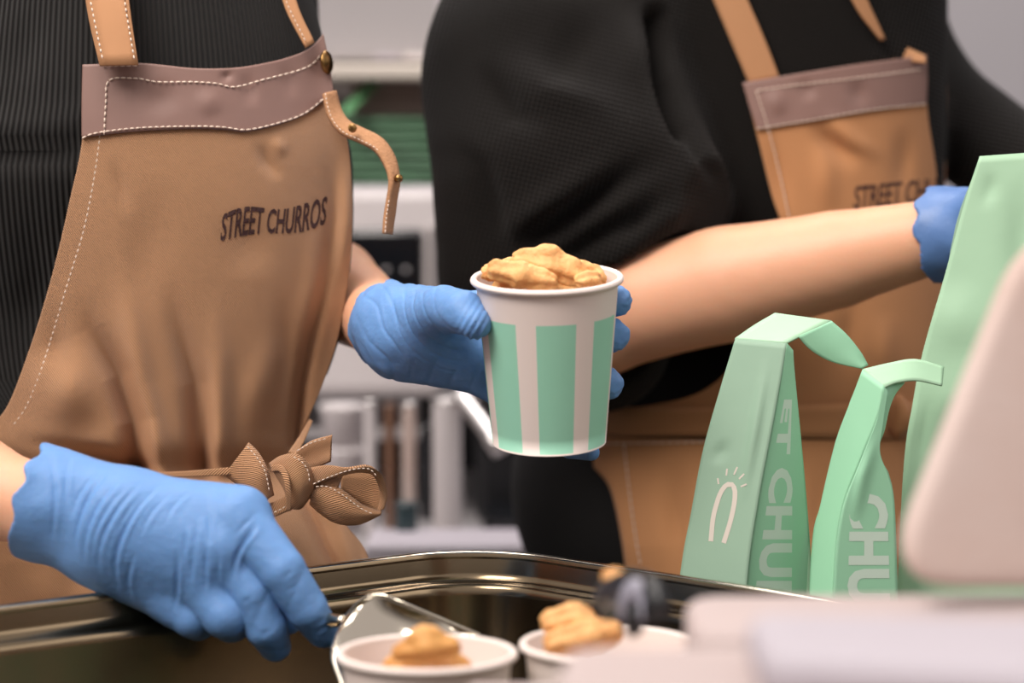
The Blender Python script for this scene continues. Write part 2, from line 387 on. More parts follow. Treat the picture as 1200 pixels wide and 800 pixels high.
# ================================================================ person in front (left), apron and sweater
def silh(py): return sum(np.interp(np.asarray(py, float) + d_, [-150, 40, 110, 170, 260, 330, 400, 460, 500, 530, 560, 600, 655, 720, 900], [330, 376, 388, 412, 414, 408, 397, 374, 356, 352, 372, 402, 434, 445, 450]) for d_ in (-24, -12, 0, 12, 24)) / 5
CX1, Y1, B1 = 130.0, 1.650, 0.095
FOLD1 = [([(92, 330), (108, 385), (140, 440), (158, 495), (164, 552)], 15, 0.026, 'start'),
         ([(130, 250), (150, 350), (163, 450), (184, 530), (188, 552)], 15, -0.012, 'start'),
         ([(190, 300), (208, 380), (228, 450), (237, 552)], 14, 0.018, 'start'), ([(240, 420), (243, 500), (243, 552)], 6, 0.007, 'start'),
         ([(248, 330), (256, 420), (257, 500), (256, 548)], 13, -0.010, 'start'),
         ([(322, 380), (300, 470), (290, 545)], 20, -0.005),
         ([(58, 400), (98, 515)], 30, -0.012),
         ([(5, 512), (60, 522), (120, 534), (168, 550)], 10, 0.014, 'start'),
         ([(388, 160), (390, 250), (380, 330), (364, 395), (353, 450), (347, 520)], 8, 0.013, 'start'),
         ([(404, 175), (406, 260), (398, 350)], 8, -0.006),
         ([(370, 240), (368, 330), (350, 430)], 14, -0.004),
         ([(330, 330), (335, 420), (325, 500)], 12, 0.004),
         ([(300, 162), (312, 190), (330, 215)], 8, 0.003), ([(320, 158), (335, 185)], 7, -0.002),
         ([(128, 180), (142, 220), (150, 260)], 9, 0.002), ([(190, 200), (170, 300), (150, 400)], 30, 0.003),
         ([(285, 240), (300, 330)], 26, 0.003), ([(60, 340), (70, 430), (55, 490)], 14, 0.003),
         ([(350, 575), (372, 620), (392, 665)], 7, 0.010, 'none'), ([(375, 575), (400, 620), (415, 665)], 12, -0.006, 'none'),
         ([(300, 610), (330, 680)], 30, -0.006), ([(215, 570), (240, 720)], 12, 0.008), ([(110, 570), (90, 720)], 18, 0.008), ([(40, 660), (60, 740)], 18, -0.004)]
def torso1(px, py):
    px, py = np.asarray(px, float), np.asarray(py, float)
    a = silh(py) + 9 - CX1; e = np.clip(np.abs(px - CX1) / a, 0, 1.2); e = np.clip(0.905 - np.log1p(np.exp((0.905 - e) * 28)) / 28, 0, 1)
    vert = 0.006 * np.cos((py - 190) / 330 * math.pi) + 0.010 * np.clip((py - 560) / 100, 0, 1) - 0.002
    return Y1 - B1 * (1 - e ** 2.2) ** (1 / 2.0) + 0.008 - vert
def S1(px, py):
    px, py = np.asarray(px, float), np.asarray(py, float)
    cinch = 0.012 * np.exp(-((py - 552) / 22) ** 2)
    return torso1(px, py) - 0.012 + cinch + folds(px, py, FOLD1)
P1 = root('person', (float(V(130, 400, Y1)[0]), Y1, 0.0))
tag(P1, 'person in black ribbed sweater and tan apron with a bow, holding striped cup and scoop', 'person')
# sweater body: closed tube round the torso
rows = np.linspace(-260, 770, 60); na = 160; vs = []; uvs = []
for py in rows:
    a = (silh(py) + 6 - CX1) * 1.62 / F; cx, cy, cz = V(CX1, py, Y1)
    bulge = Y1 - float(torso1(CX1, py)) - 0.034 * np.clip((py - 200) / 160, 0, 1); a -= 0.030 * np.clip((py - 440) / 60, 0, 1)
    shr = 1.0 if py > -120 else max(0.45, 1 - ((-120 - py) / 140) ** 2 * 0.5)
    for k in range(na):
        q = 2 * math.pi * k / na; s, c = math.sin(q), math.cos(q)
        r = (abs(c) ** 2.2 + abs(s) ** 2.0) ** (-1 / 2.1)
        vs.append((cx + a * c * r * shr, cy + (-bulge if s < 0 else -0.07) * abs(s) * r * (1 if s < 0 else -1) * shr, cz))
        uvs.append((0.19 * q, cz))
vs = np.array(vs)
pxs, pys, _ = proj(vs)
vs[:, 1] += folds(pxs, pys, [([(-20, 178), (60, 172), (95, 168)], 9, 0.008, 'none'), ([(-20, 155), (60, 150), (95, 146)], 14, -0.005, 'none'), ([(40, 0), (20, 120)], 20, 0.003), ([(30, 220), (45, 330), (10, 440)], 18, 0.004)])
fsw = gridfaces(na, len(rows), True).tolist() + [list(range(na)), list(range((len(rows) - 1) * na, len(rows) * na))[::-1]]
sw1 = mk('sweater', vs, [f[::-1] for f in fsw], M['knit'], P1, True, uvs)

# apron
TOP1 = [(97, 76), (163, 74), (225, 80), (268, 80), (300, 76), (335, 68), (362, 57), (379, 40)]
ap = coons(TOP1, [(-80, 745), (100, 748), (300, 745), (445, 740)],
           [(97, 76), (97, 160), (82, 235), (62, 320), (38, 400), (12, 470), (-12, 505), (-50, 570), (-75, 660), (-80, 745)],
           [(379, 40), (388, 110), (407, 165), (412, 240), (408, 320), (396, 395), (376, 455), (354, 510), (352, 545), (380, 575), (405, 615), (432, 655), (445, 740)], 190, 300)
apron1 = patch('apron', ap, S1(ap[..., 0], ap[..., 1]), M['apron'], P1, 0.0015)
bd = coons(TOP1, [(96, 161), (160, 154), (225, 151), (262, 152), (290, 154), (330, 145), (360, 133), (391, 108)], [(97, 76), (96, 120), (96, 161)], [(379, 40), (386, 75), (391, 108)], 110, 30)
bw = folds(bd[..., 0], bd[..., 1], [([(262, 82), (268, 98)], 6, 0.002), ([(285, 80), (296, 130)], 9, 0.002), ([(240, 100), (250, 140)], 14, -0.0015), ([(330, 70), (345, 120)], 9, 0.0015), ([(180, 90), (200, 140)], 20, 0.0015)])
SB1 = lambda px, py: S1(px, py) - 0.0034
patch('apron_band', bd, S1(bd[..., 0], bd[..., 1]) - 0.0022 + bw, M['band'], apron1, 0.0018)
stitches('stitching', [(122, 158), (124, 120), (128, 94), (160, 92), (185, 96), (225, 96), (255, 98), (275, 102), (310, 93), (345, 84), (365, 76), (378, 62)], SB1, apron1)
stitches('stitching', [(96, 162), (112, 156), (160, 150), (225, 148), (262, 149), (290, 152), (330, 143), (360, 131), (388, 108)], SB1, apron1)
stitches('stitching', [(122, 92), (118, 150), (110, 210), (98, 270), (80, 330), (62, 390), (46, 440), (30, 478), (14, 500)], S1, apron1)
def text_map1(u, v):
    x = 258 + 123 * u; yb = 283 - 5 * np.sin(u * 5.5) - 24 * u ** 1.7
    return x + v * 3, yb - v * (32 + 3 * np.sin(u * 9))
lettering('embroidered_name', 'STREET CHURROS', text_map1, S1, M['embroid'], apron1, bold=0.018, spacing=1.0)
# straps over the shoulders
rails('shoulder_strap', [(86, -262, 1.64), (88, -200, 1.60), (92, -120, 1.575), (101, 0, 1.546), (117, 77, 1.531)], [(134, -262, 1.635), (136, -200, 1.59), (140, -120, 1.565), (151, 0, 1.538), (162, 76, 1.528)], M['strap'], apron1, thick=0.002)
st = lambda px, py: np.interp(py, [-120, 0, 77], [1.567, 1.537, 1.524])
stitches('stitching', [(98, -60), (106, 0), (121, 73)], st, apron1, step=7, ln=4.5); stitches('stitching', [(140, -60), (146, 0), (158, 73)], st, apron1, step=7, ln=4.5)
stitches('stitching', [(119, 77), (163, 77)], lambda x, y: S1(x, y) - 0.004, apron1)
rails('shoulder_strap', [(318, -80, 1.61), (331, 0, 1.590), (358, 56, 1.580)], [(334, -80, 1.61), (347, 0, 1.591), (368, 50, 1.584)], M['strap'], apron1, thick=0.002)
stitches('stitching', [(326, -40), (335, 0), (360, 52)], lambda x, y: np.interp(y, [-80, 0, 56], [1.608, 1.587, 1.578]), apron1, step=6, ln=4, w=0.0004)
# brass snap and hanging leather tab
def disc(name, px, py, D, r, nrm, m, parent, h=0.0015):
    q = Vector(nrm).to_track_quat('Z', 'Y').to_matrix().to_4x4(); q.translation = Vector([float(v) for v in V(px, py, D)])
    return lathe(name, [(0, -h), (r * 0.9, -h), (r, -h * 0.3), (r, h * 0.3), (r * 0.85, h), (r * 0.6, h * 0.8), (r * 0.5, h * 1.3), (0, h * 1.5)], m, parent, q, 24)
disc('snap_button', 383, 73, float(S1(379, 73)) - 0.006, 0.0078, (0.93, -0.36, 0.1), M['brass'], apron1)
tabc = [(386, 108, 1.588), (392, 132, 1.585), (404, 149, 1.58), (424, 159, 1.575), (444, 170, 1.57), (457, 190, 1.565), (462, 212, 1.56), (459, 235, 1.56), (456, 256, 1.56), (454, 274, 1.56)]
tabw = [7, 8, 8, 7.5, 7.5, 7, 5, 4.5, 5, 4]
tc_ = crom(tabc, 40); tw = np.interp(np.linspace(0, 1, 40), np.linspace(0, 1, 10), tabw)
tg = np.gradient(tc_[:, :2], axis=0); tg /= np.linalg.norm(tg, axis=1)[:, None]; nr = np.stack([-tg[:, 1], tg[:, 0]], 1)
A_ = np.c_[tc_[:, :2] + nr * tw[:, None], tc_[:, 2] - 0.004]; B_ = np.c_[tc_[:, :2] - nr * tw[:, None], tc_[:, 2] + 0.005]
rails('hanging_tab', A_, B_, M['suede'], apron1, n=60, k=5, thick=0.0028)
stitches('stitching', A_[::3, :2] * 0.85 + B_[::3, :2] * 0.15, lambda x, y: np.interp(y, [105, 275], [1.5765, 1.550]), apron1, step=5, ln=3.4, w=0.0004)
disc('stud', 413, 150, 1.567, 0.0028, (-0.1, -1, 0.4), M['brass'], apron1, 0.002); disc('stud', 467, 209, 1.558, 0.0026, (1, -0.5, 0.0), M['brass'], apron1, 0.002)
# waist tie and bow
rails('waist_tie', [(60, 548, 1.530), (150, 553, 1.528), (210, 552, 1.526), (275, 547, 1.528)], [(60, 556, 1.530), (150, 560, 1.528), (210, 559, 1.526), (275, 556, 1.528)], M['apron'], apron1, thick=0.002)
rails('waist_tie', [(338, 530, 1.555), (350, 512, 1.570), (362, 492, 1.59)], [(347, 534, 1.555), (357, 516, 1.570), (366, 494, 1.59)], M['apron'], apron1, thick=0.002)
bowd = 1.522
rails('bow_loop', [(292, 519, bowd), (305, 533, bowd - .004), (314, 552, bowd - .006), (320, 580, bowd)], [(264, 556, bowd + .012), (277, 566, bowd + .005), (290, 578, bowd + .002), (303, 590, bowd + .002)], M['apron'], apron1, bulge=0.006, thick=0.002, k=8)
rails('bow_loop', [(292, 519, bowd + .006), (303, 530, bowd + .016), (312, 548, bowd + .018), (318, 578, bowd + .006)], [(270, 552, bowd + .018), (285, 560, bowd + .022), (300, 570, bowd + .016), (310, 588, bowd + .006)], M['apron'], apron1, thick=0.002)
rails('bow_tail', [(300, 594, bowd + .004), (320, 588, bowd), (340, 578, bowd)], [(314, 608, bowd + .004), (328, 603, bowd), (344, 596, bowd)], M['apron'], apron1, thick=0.002)
rails('bow_knot', [(316, 543, bowd - .002), (330, 534, bowd - .010), (348, 532, bowd - .014), (361, 545, bowd - .010), (367, 562, bowd - .002)], [(336, 575, bowd), (340, 592, bowd - .004), (350, 596, bowd - .006), (358, 588, bowd - .004), (366, 574, bowd)], M['apron'], apron1, bulge=0.006, thick=0.002, k=9)
rails('bow_knot', [(318, 545, bowd - .006), (330, 545, bowd - .014), (338, 556, bowd - .018), (341, 575, bowd - .018), (341, 598, bowd - .014)], [(319, 553, bowd - .006), (328, 552, bowd - .014), (333, 562, bowd - .018), (335, 578, bowd - .018), (336, 598, bowd - .014)], M['apron'], apron1, thick=0.002)
rails('bow_tail', [(345, 531, bowd + .006), (365, 517, bowd + .002), (389, 510, bowd - .002)], [(358, 553, bowd + .006), (374, 546, bowd + .002), (387, 540, bowd - .002)], M['apron'], apron1, bulge=-0.003, thick=0.002)
# right loop: an outer band and the open inner mouth
rails('bow_loop', [(364, 548, bowd - .002), (385, 545, bowd - .012), (410, 548, bowd - .018), (432, 546, bowd - .010), (446, 556, bowd + .004), (452, 578, bowd + .010), (449, 596, bowd + .006)],
      [(366, 570, bowd - .002), (382, 562, bowd - .010), (400, 556, bowd - .014), (420, 552, bowd - .008), (438, 556, bowd + .002), (446, 578, bowd + .008), (442, 602, bowd + .004)], M['apron'], apron1, n=40, bulge=0.001, thick=0.0022, k=7)
rails('bow_loop', [(366, 566, bowd), (385, 560, bowd - .008), (402, 556, bowd - .012)], [(362, 584, bowd + .002), (378, 588, bowd), (392, 580, bowd - .006)], M['apron'], apron1, thick=0.002)
rails('bow_loop', [(366, 570, bowd + .002), (384, 566, bowd - .004), (402, 575, bowd - .008), (424, 592, bowd - .004), (447, 601, bowd + .004)],
      [(364, 590, bowd + .006), (378, 602, bowd + .004), (396, 612, bowd + .002), (420, 613, bowd + .002), (445, 602, bowd + .005)], M['apron'], apron1, n=40, bulge=0.007, thick=0.0022, k=9)
rails('bow_loop', [(400, 556, bowd + .004), (420, 553, bowd + .008), (438, 556, bowd + .012), (448, 575, bowd + .014)], [(400, 574, bowd + .006), (418, 588, bowd + .012), (434, 598, bowd + .016), (446, 600, bowd + .014)], M['apron'], apron1, thick=0.002)
sd = lambda D0: (lambda x, y: D0)
stitches('stitching', [(290, 523), (302, 537), (311, 553), (316, 577)], sd(bowd - .0125), apron1, step=5.5, ln=3.8, w=.0004)
stitches('stitching', [(344, 535), (354, 541), (361, 552), (363, 566)], sd(bowd - .019), apron1, step=5.5, ln=3.8, w=.0004)
stitches('stitching', [(367, 567), (383, 560), (402, 553), (420, 549), (434, 550), (443, 560)], sd(bowd - .0185), apron1, step=5.5, ln=3.8, w=.0004)
stitches('stitching', [(370, 570), (384, 570), (402, 580), (424, 596), (440, 603)], sd(bowd - .0115), apron1, step=5.5, ln=3.8, w=.0004)
stitches('stitching', [(348, 528), (367, 518), (386, 513)], sd(bowd - .003), apron1, step=5.5, ln=3.8, w=.0004)
stitches('stitching', [(311, 604), (326, 598), (340, 590)], sd(bowd - .004), apron1, step=5.5, ln=3.8, w=.0004)

# hands in gloves ------------------------------------------------
def rp(r, D): return r * D / F
def fingerset(P, fingers, k=0.0012):
    out = None
    for fg in fingers:
        f = None
        for a, b in zip(fg[:-1], fg[1:]):
            c = cap(P, V(*a[:3]), V(*b[:3]), rp(a[3], a[2]), rp(b[3], b[2])); f = c if f is None else smin(f, c, k)
        out = f if out is None else smin(out, f, 0.0012)
    return out
def glove(name, palm, fingers, fore, cuff_axis, cut, m, parent, disp, h=0.0013, kp=0.012, kf=0.005, extra=None):
    pts = np.array([V(*q[:3]) for c in palm for q in c] + [V(*q[:3]) for c in fingers for q in c]); lo = pts.min(0) - 0.034; hi = pts.max(0) + 0.034
    def fn(P):
        pm = None
        for a, b in palm:
            c = cap(P, V(*a[:3]), V(*b[:3]), rp(a[3], a[2]), rp(b[3], b[2])); pm = c if pm is None else smin(pm, c, kp)
        f = smin(pm, fingerset(P, fingers), kf)
        if extra: f = extra(P, f)
        a, b = fore                                   # hollow the cuff around the forearm and cut it open
        inner = cap(P, V(*a[:3]), V(*b[:3]), rp(a[3], a[2]) + 0.0016, rp(b[3], b[2]) + 0.0016)
        f = np.maximum(f, -inner)
        n = np.asarray(cuff_axis, float); n = (n / np.linalg.norm(n)).astype(np.float32)
        pl = -((P - V(*cut).astype(np.float32)) @ n)
        pl = pl + 0.0022 * np.sin(P[..., 2] * 260 + P[..., 1] * 190)
        return np.maximum(f, pl)
    return sdfmesh(name, fn, lo, hi, h, m, parent, disp, 1)

# lower hand, back of the hand to the camera, reaching into the pan
palm1 = [((70, 580, 1.400, 50), (150, 596, 1.392, 44)), ((58, 612, 1.402, 48), (140, 640, 1.395, 46)),
         ((150, 598, 1.390, 44), (283, 604, 1.382, 34)), ((140, 618, 1.386, 44), (262, 642, 1.374, 36)), ((130, 636, 1.390, 44), (238, 674, 1.378, 34)), ((120, 645, 1.398, 40), (208, 702, 1.388, 31))]
fing1 = [[(278, 606, 1.378, 33), (330, 668, 1.366, 27), (360, 714, 1.370, 23), (379, 740, 1.380, 18)],
         [(262, 646, 1.378, 31), (296, 694, 1.372, 27), (312, 734, 1.374, 24), (322, 757, 1.384, 18)],
         [(232, 680, 1.380, 31), (264, 720, 1.372, 27), (271, 727, 1.382, 24), (272, 722, 1.40, 20)],
         [(204, 702, 1.386, 28), (226, 722, 1.380, 24), (232, 727, 1.388, 22), (236, 722, 1.405, 18)],
         [(150, 640, 1.420, 34), (235, 672, 1.436, 28), (300, 706, 1.424, 23), (336, 724, 1.406, 19)]]
CREASE = [([(60, 528), (65, 580), (60, 645)], 3, -.0012), ([(84, 530), (78, 560), (80, 600)], 3, -.0010), ([(132, 548), (104, 584), (90, 628), (92, 664)], 3, -.0014), ([(120, 548), (96, 576), (82, 610)], 2.5, -.0009),
          ([(148, 552), (116, 592), (101, 632), (99, 672)], 3, -.0015), ([(160, 560), (130, 592), (112, 626), (108, 660)], 2.5, -.0010), ([(172, 558), (136, 600), (117, 642), (118, 684)], 3, -.0015), ([(176, 572), (150, 600), (130, 640)], 2.5, -.0009),
          ([(196, 562), (158, 600), (136, 652), (140, 704)], 3.5, -.0022), ([(204, 574), (176, 604), (160, 640)], 2.5, -.0008), ([(160, 640), (150, 680), (158, 712)], 3, -.0010), ([(232, 570), (205, 592), (190, 620)], 2.5, -.0006),
          ([(208, 634), (207, 700), (200, 722)], 3, -.0016), ([(226, 640), (224, 690)], 2.5, -.0009), ([(241, 628), (241, 700)], 3, -.0014), ([(218, 612), (216, 664)], 2.5, -.0009), ([(231, 608), (229, 650)], 2.5, -.0009), ([(245, 596), (247, 645)], 2.5, -.0008), ([(255, 640), (256, 690)], 2.5, -.0010),
          ([(308, 608), (278, 650), (272, 690)], 3, -.0018), ([(300, 600), (272, 632)], 2.5, -.0008), ([(345, 668), (330, 678)], 2.5, -.0007), ([(352, 684), (334, 692)], 2.5, -.0006), ([(300, 700), (282, 706)], 2.5, -.0006), ([(322, 738), (302, 744)], 2.5, -.0006), ([(388, 728), (366, 744)], 2.5, -.0008), ([(384, 722), (364, 734)], 2.2, -.0006)]
CREASE = [([tuple(q) for q in crom(c[0], 12)], c[1], c[2]) for c in CREASE]
CREASE += [([(x + 4.5, y + 0.5) for x, y in c[0]], 3.0, -c[2] * 0.6) for c in list(CREASE)]
def dispA(co, nn):
    px, py, D = proj(co)
    s = (px * 0.93 + py * 0.36)                                           # along the hand
    cross = (-px * 0.36 + py * 0.93)
    w1 = np.exp(-((s - 375) / 75) ** 2)                                   # drawn-up wrinkles near the wrist
    ph = s * 0.42 + 2.6 * np.sin(cross * 0.016 + 1.0 + s * .012) + 1.7 * np.sin(cross * 0.041 - s * 0.017) + 1.3 * wob(co, 70, 31)
    rid = np.abs(np.sin(ph * 0.5)); d = folds(px, py, CREASE) * (nn[:, 1] < 0.2) + 0.0004 * wob(co, 120, 3)
    w3 = np.clip((110 - px) / 70, 0, 1)                                   # crumpled cuff
    d += 0.0020 * w3 * wob(co, 130, 5) + 0.0006
    tip = np.clip((np.maximum(px - 355, 0) + np.maximum(py - 740, 0)) / 25, 0, 1)
    d += 0.0004 * tip * wob(co, 500, 12)
    for (cx, cy, rx) in ((347, 690, 4), (306, 712, 4), (292, 622, 5)):
        d += -0.0006 * np.exp(-((s - (cx * 0.93 + cy * 0.36)) / rx) ** 2) * np.exp(-((cross - (-cx * .36 + cy * .93)) / 22) ** 2)
    return d
wr1 = (62, 596, 1.402, 45); el1 = (-230, 500, 1.52, 78)
ax1 = V(150, 622, 1.395) - V(40, 590, 1.403)
foreA = ((-120, 548, 1.45, 58), (80, 600, 1.400, 44))
extraA = lambda P, f: smin(f, cap(P, V(100, 600, 1.400), V(30, 583, 1.404), rp(56, 1.4), rp(70, 1.4)), 0.006)
glove('glove', palm1, fing1, foreA, ax1, (38, 588, 1.403), M['glove'], P1, dispA, extra=extraA, h=0.0011)

# hand round the striped cup
palm2 = [((455, 378, 1.545, 44), (500, 385, 1.535, 44)), ((470, 372, 1.535, 34), (575, 366, 1.525, 25)), ((470, 388, 1.540, 36), (578, 394, 1.532, 27)),
         ((470, 402, 1.540, 36), (574, 420, 1.530, 27)), ((468, 408, 1.535, 34), (568, 440, 1.520, 24)), ((470, 385, 1.53, 36), (505, 380, 1.505, 38)), ((500, 395, 1.515, 34), (560, 420, 1.51, 26))]
fing2 = [[(572, 364, 1.525, 24), (650, 352, 1.520, 19), (706, 350, 1.505, 19), (722, 352, 1.486, 18)],
         [(578, 394, 1.530, 25), (660, 390, 1.522, 20), (704, 391, 1.506, 20), (719, 393, 1.484, 19)],
         [(572, 420, 1.528, 24), (650, 440, 1.522, 20), (692, 448, 1.504, 20), (711, 450, 1.484, 19)],
         [(566, 440, 1.520, 22), (620, 488, 1.518, 17), (668, 524, 1.512, 13), (693, 530, 1.494, 10)],
         [(495, 378, 1.512, 36), (520, 362, 1.470, 28), (543, 366, 1.440, 26), (557, 379, 1.430, 19)]]
def dispB(co, nn):
    px, py, D = proj(co)
    r = np.hypot(px - 545, (py - 350) * 1.0)                              # arcs round the thumb's base
    w1 = np.exp(-((r - 62) / 26) ** 2) * (px < 545)
    d = -0.0009 * w1 * (1 - np.abs(np.sin(r * 0.26 + 1.0 * wob(co, 90, 41)))) ** 3
    w2 = np.exp(-((px - 450) / 26) ** 2); d += w2 * (0.0016 * wob(co, 190, 8) - 0.0010 * (1 - np.abs(np.sin((px * .8 - py * .45) * 0.15 + 1.6 * wob(co, 110, 42)))) ** 3)
    d += 0.0010 * np.exp(-((px - 556) / 14) ** 2) * np.exp(-((py - 380) / 22) ** 2) * np.sin((px + py * 0.6) * 0.75) * (D < 1.47)
    w4 = (px > 705); d += w4 * (0.0012 * wob(co, 420, 4) + 0.0007 * wob(co, 900, 14))
    w5 = np.exp(-((py - 440) / 20) ** 2) * (px > 480) * (px < 575); d += -0.0006 * w5 * (1 - np.abs(np.sin((px + py * .4) * 0.12))) ** 3
    return d
foreB = ((345, 312, 1.92, 58), (462, 384, 1.572, 42))
extraB = lambda P, f: smin(f, cap(P, V(480, 385, 1.540), V(445, 378, 1.574), rp(48, 1.53), rp(55, 1.53)), 0.005)
ax2 = V(520, 398, 1.53) - V(435, 375, 1.580)
glove('glove', palm2, fing2, foreB, ax2, (449, 381, 1.570), M['glove'], P1, dispB, extra=extraB)

# bodies: one continuous skin surface each, head to feet
def body(name, caps, lo, hi, parent, h=0.007, k=0.03):
    def fn(P):
        f = None
        for c in caps:
            a, b, ra, rb = c[:4]; kk = c[4] if len(c) > 4 else k
            q = cap(P, a, b, ra, rb); f = q if f is None else smin(f, q, kk)
        return f
    return sdfmesh(name, fn, lo, hi, h, M['skin'], parent, None, 2)
x1, y1_ = P1.location.x, Y1 + 0.02
A3 = lambda *v: np.array(v, float)
hip1 = A3(x1, y1_ + .02, 0.93); ch1 = A3(x1, y1_, 1.28); nk1 = A3(x1 + .02, y1_ + .01, 1.50)
shR1 = A3(x1 - .15, y1_ - .02, 1.42); shL1 = A3(x1 + .075, y1_ + .10, 1.42)
elR1 = V(-230, 430, 1.60); elL1 = V(322, 290, 1.92)
headc = [(nk1 - A3(0, 0, .08), nk1 + A3(0.01, -.01, .05), .052, .05), (nk1 + A3(.02, -.03, .12), nk1 + A3(.02, -.01, .17), .068, .082), (nk1 + A3(.035, -.085, .12), nk1 + A3(.035, -.09, .10), .022, .02)]
body1 = body('body', [(hip1, ch1, .055, .055), (hip1 + A3(-.05, 0, 0), ch1 + A3(-.05, 0, 0), .055, .05), (ch1, nk1 - A3(0, 0, .1), .055, .05), (shR1, shL1, .036, .036),
      (shR1, elR1, .042, .036), (elR1, V(-60, 565, 1.43), .036, rp(58, 1.43)), (V(-60, 565, 1.43), V(75, 600, 1.401), rp(58, 1.43), rp(44, 1.4)), (V(75, 600, 1.401), V(160, 625, 1.392), rp(34, 1.4), rp(26, 1.4)),
      (shL1, elL1, .042, .036), (elL1, V(388, 338, 1.75), .036, rp(58, 1.75), .006), (V(388, 338, 1.75), V(455, 381, 1.588), rp(58, 1.75), rp(41, 1.57), .006), (V(455, 381, 1.588), V(530, 400, 1.528), rp(30, 1.54), rp(18, 1.52)),
      (hip1 + A3(-.07, 0, -.04), A3(x1 - .08, y1_, .48), .078, .052), (A3(x1 - .08, y1_, .48), A3(x1 - .08, y1_ + .02, .09), .05, .036), (A3(x1 - .08, y1_ + .04, .035), A3(x1 - .08, y1_ - .10, .035), .034, .032),
      (hip1 + A3(.06, 0, -.04), A3(x1 + .08, y1_, .48), .078, .052), (A3(x1 + .08, y1_, .48), A3(x1 + .08, y1_ + .02, .09), .05, .036), (A3(x1 + .08, y1_ + .04, .035), A3(x1 + .08, y1_ - .10, .035), .034, .032)] + headc,
     (x1 - .38, 1.30, -.01), (x1 + .32, y1_ + .32, 1.80), P1)
def sdfpart(name, caps, lo, hi, h, m, parent, k=0.02, disp=None, post=None):
    def fn(P):
        f = None
        for c in caps:
            q = cap(P, *c[:4]); f = q if f is None else smin(f, q, c[4] if len(c) > 4 else k)
        return post(P, f) if post else f
    return sdfmesh(name, fn, lo, hi, h, m, parent, disp, 1)
sleeve_caps = [(shR1 + A3(.02, 0, 0), elR1, .07, .062), (elR1, V(-130, 520, 1.48), .062, .05)]
slv = sdfpart('sleeve', sleeve_caps, (x1 - .42, 1.38, 1.1), (x1 - .02, 1.85, 1.54), 0.006, M['knit2'], P1, disp=lambda co, nn: 0.003 * wob(co, 60, 2))
slv2 = sdfpart('sleeve', [(shL1, elL1 + A3(-.006, .0, .012), .056, .048)], (x1 - .05, 1.66, 1.14), (x1 + .24, 2.05, 1.52), 0.006, M['knit2'], P1)
def trousers(x, y, top, parent, hipw=.11):
    sdfpart('trousers', [(A3(x - hipw * .6, y, .98), A3(x + hipw * .6, y, .98), hipw, hipw), (A3(x, y, .98), A3(x, y, top), hipw, hipw * .9), (A3(x - .09, y, .92), A3(x - .09, y, .48), .095, .075), (A3(x - .09, y, .48), A3(x - .085, y + .02, .1), .072, .06),
        (A3(x + .09, y, .92), A3(x + .085, y, .48), .095, .075), (A3(x + .085, y, .48), A3(x + .085, y + .02, .1), .072, .06)], (x - .26, y - .17, .02), (x + .26, y + .18, top + .13), .009, M['trouser'], parent)
trousers(x1 - .02, y1_ + .04, 0.96, P1, 0.085)
def shoes(x, y, parent):
    for s in (-1, 1): sdfpart('shoe', [(A3(x + s * .085, y + .05, .045), A3(x + s * .085, y - .02, .05), .045, .046), (A3(x + s * .085, y - .02, .045), A3(x + s * .09, y - .13, .035), .045, .034)],
        (x + s * .09 - .07, y - .19, 0.0), (x + s * .09 + .07, y + .12, .12), .005, M['black_plastic'], parent, post=lambda P, f: np.maximum(f, .004 - P[..., 2]))
shoes(x1, y1_, P1)
def hair(nk, parent):
    c = nk + A3(.02, .005, .18); sdfpart('hair', [(c, c + A3(0, .01, .01), .094, .094), (c + A3(0, .05, -.02), c + A3(0, .06, -.14), .06, .035)], c - .16, c + .14, .006, M['hair'], parent,
        post=lambda P, f: np.maximum(f, -(cap(P, nk + A3(.03, -.07, .06), nk + A3(.03, -.07, .19), .06, .055))), disp=lambda co, nn: .0015 * wob(co, 300, 1))
hair(nk1, P1)

# ================================================================ person behind (right)
CX2, Y2, B2 = 930.0, 1.93, 0.135
X2 = float(V(CX2, 400, Y2)[0])
P2 = root('person', (X2, Y2, 0.0))
tag(P2, 'person in baggy black sweatshirt and tan apron, bare forearm reaching to the bags', 'person')
FOLD2 = [([(945, 140), (975, 170), (1010, 200)], 12, 0.006), ([(960, 130), (1000, 165), (1040, 190)], 10, -0.004), ([(960, 160), (975, 260)], 14, -0.004),
         ([(1060, 140), (1055, 240)], 12, 0.004), ([(1000, 330), (985, 470)], 16, 0.005), ([(1035, 360), (1040, 470)], 14, -0.004), ([(920, 380), (860, 480)], 16, 0.005),
         ([(900, 150), (925, 260)], 12, 0.003), ([(790, 530), (800, 690)], 16, 0.006), ([(960, 530), (965, 690)], 14, 0.006), ([(850, 520), (880, 690)], 20, -0.004)]
def torso2(px, py):
    px, py = np.asarray(px, float), np.asarray(py, float)
    e = np.clip(np.where(px > CX2, (px - CX2) / 208.0, (CX2 - px) / 262.0), 0, 0.93)
    return Y2 - B2 * (1 - e ** 2.3) ** 0.5 - 0.012 * np.clip((py - 520) / 120, 0, 1) 
def S2(px, py): return torso2(px, py) - 0.010 + folds(px, py, FOLD2)
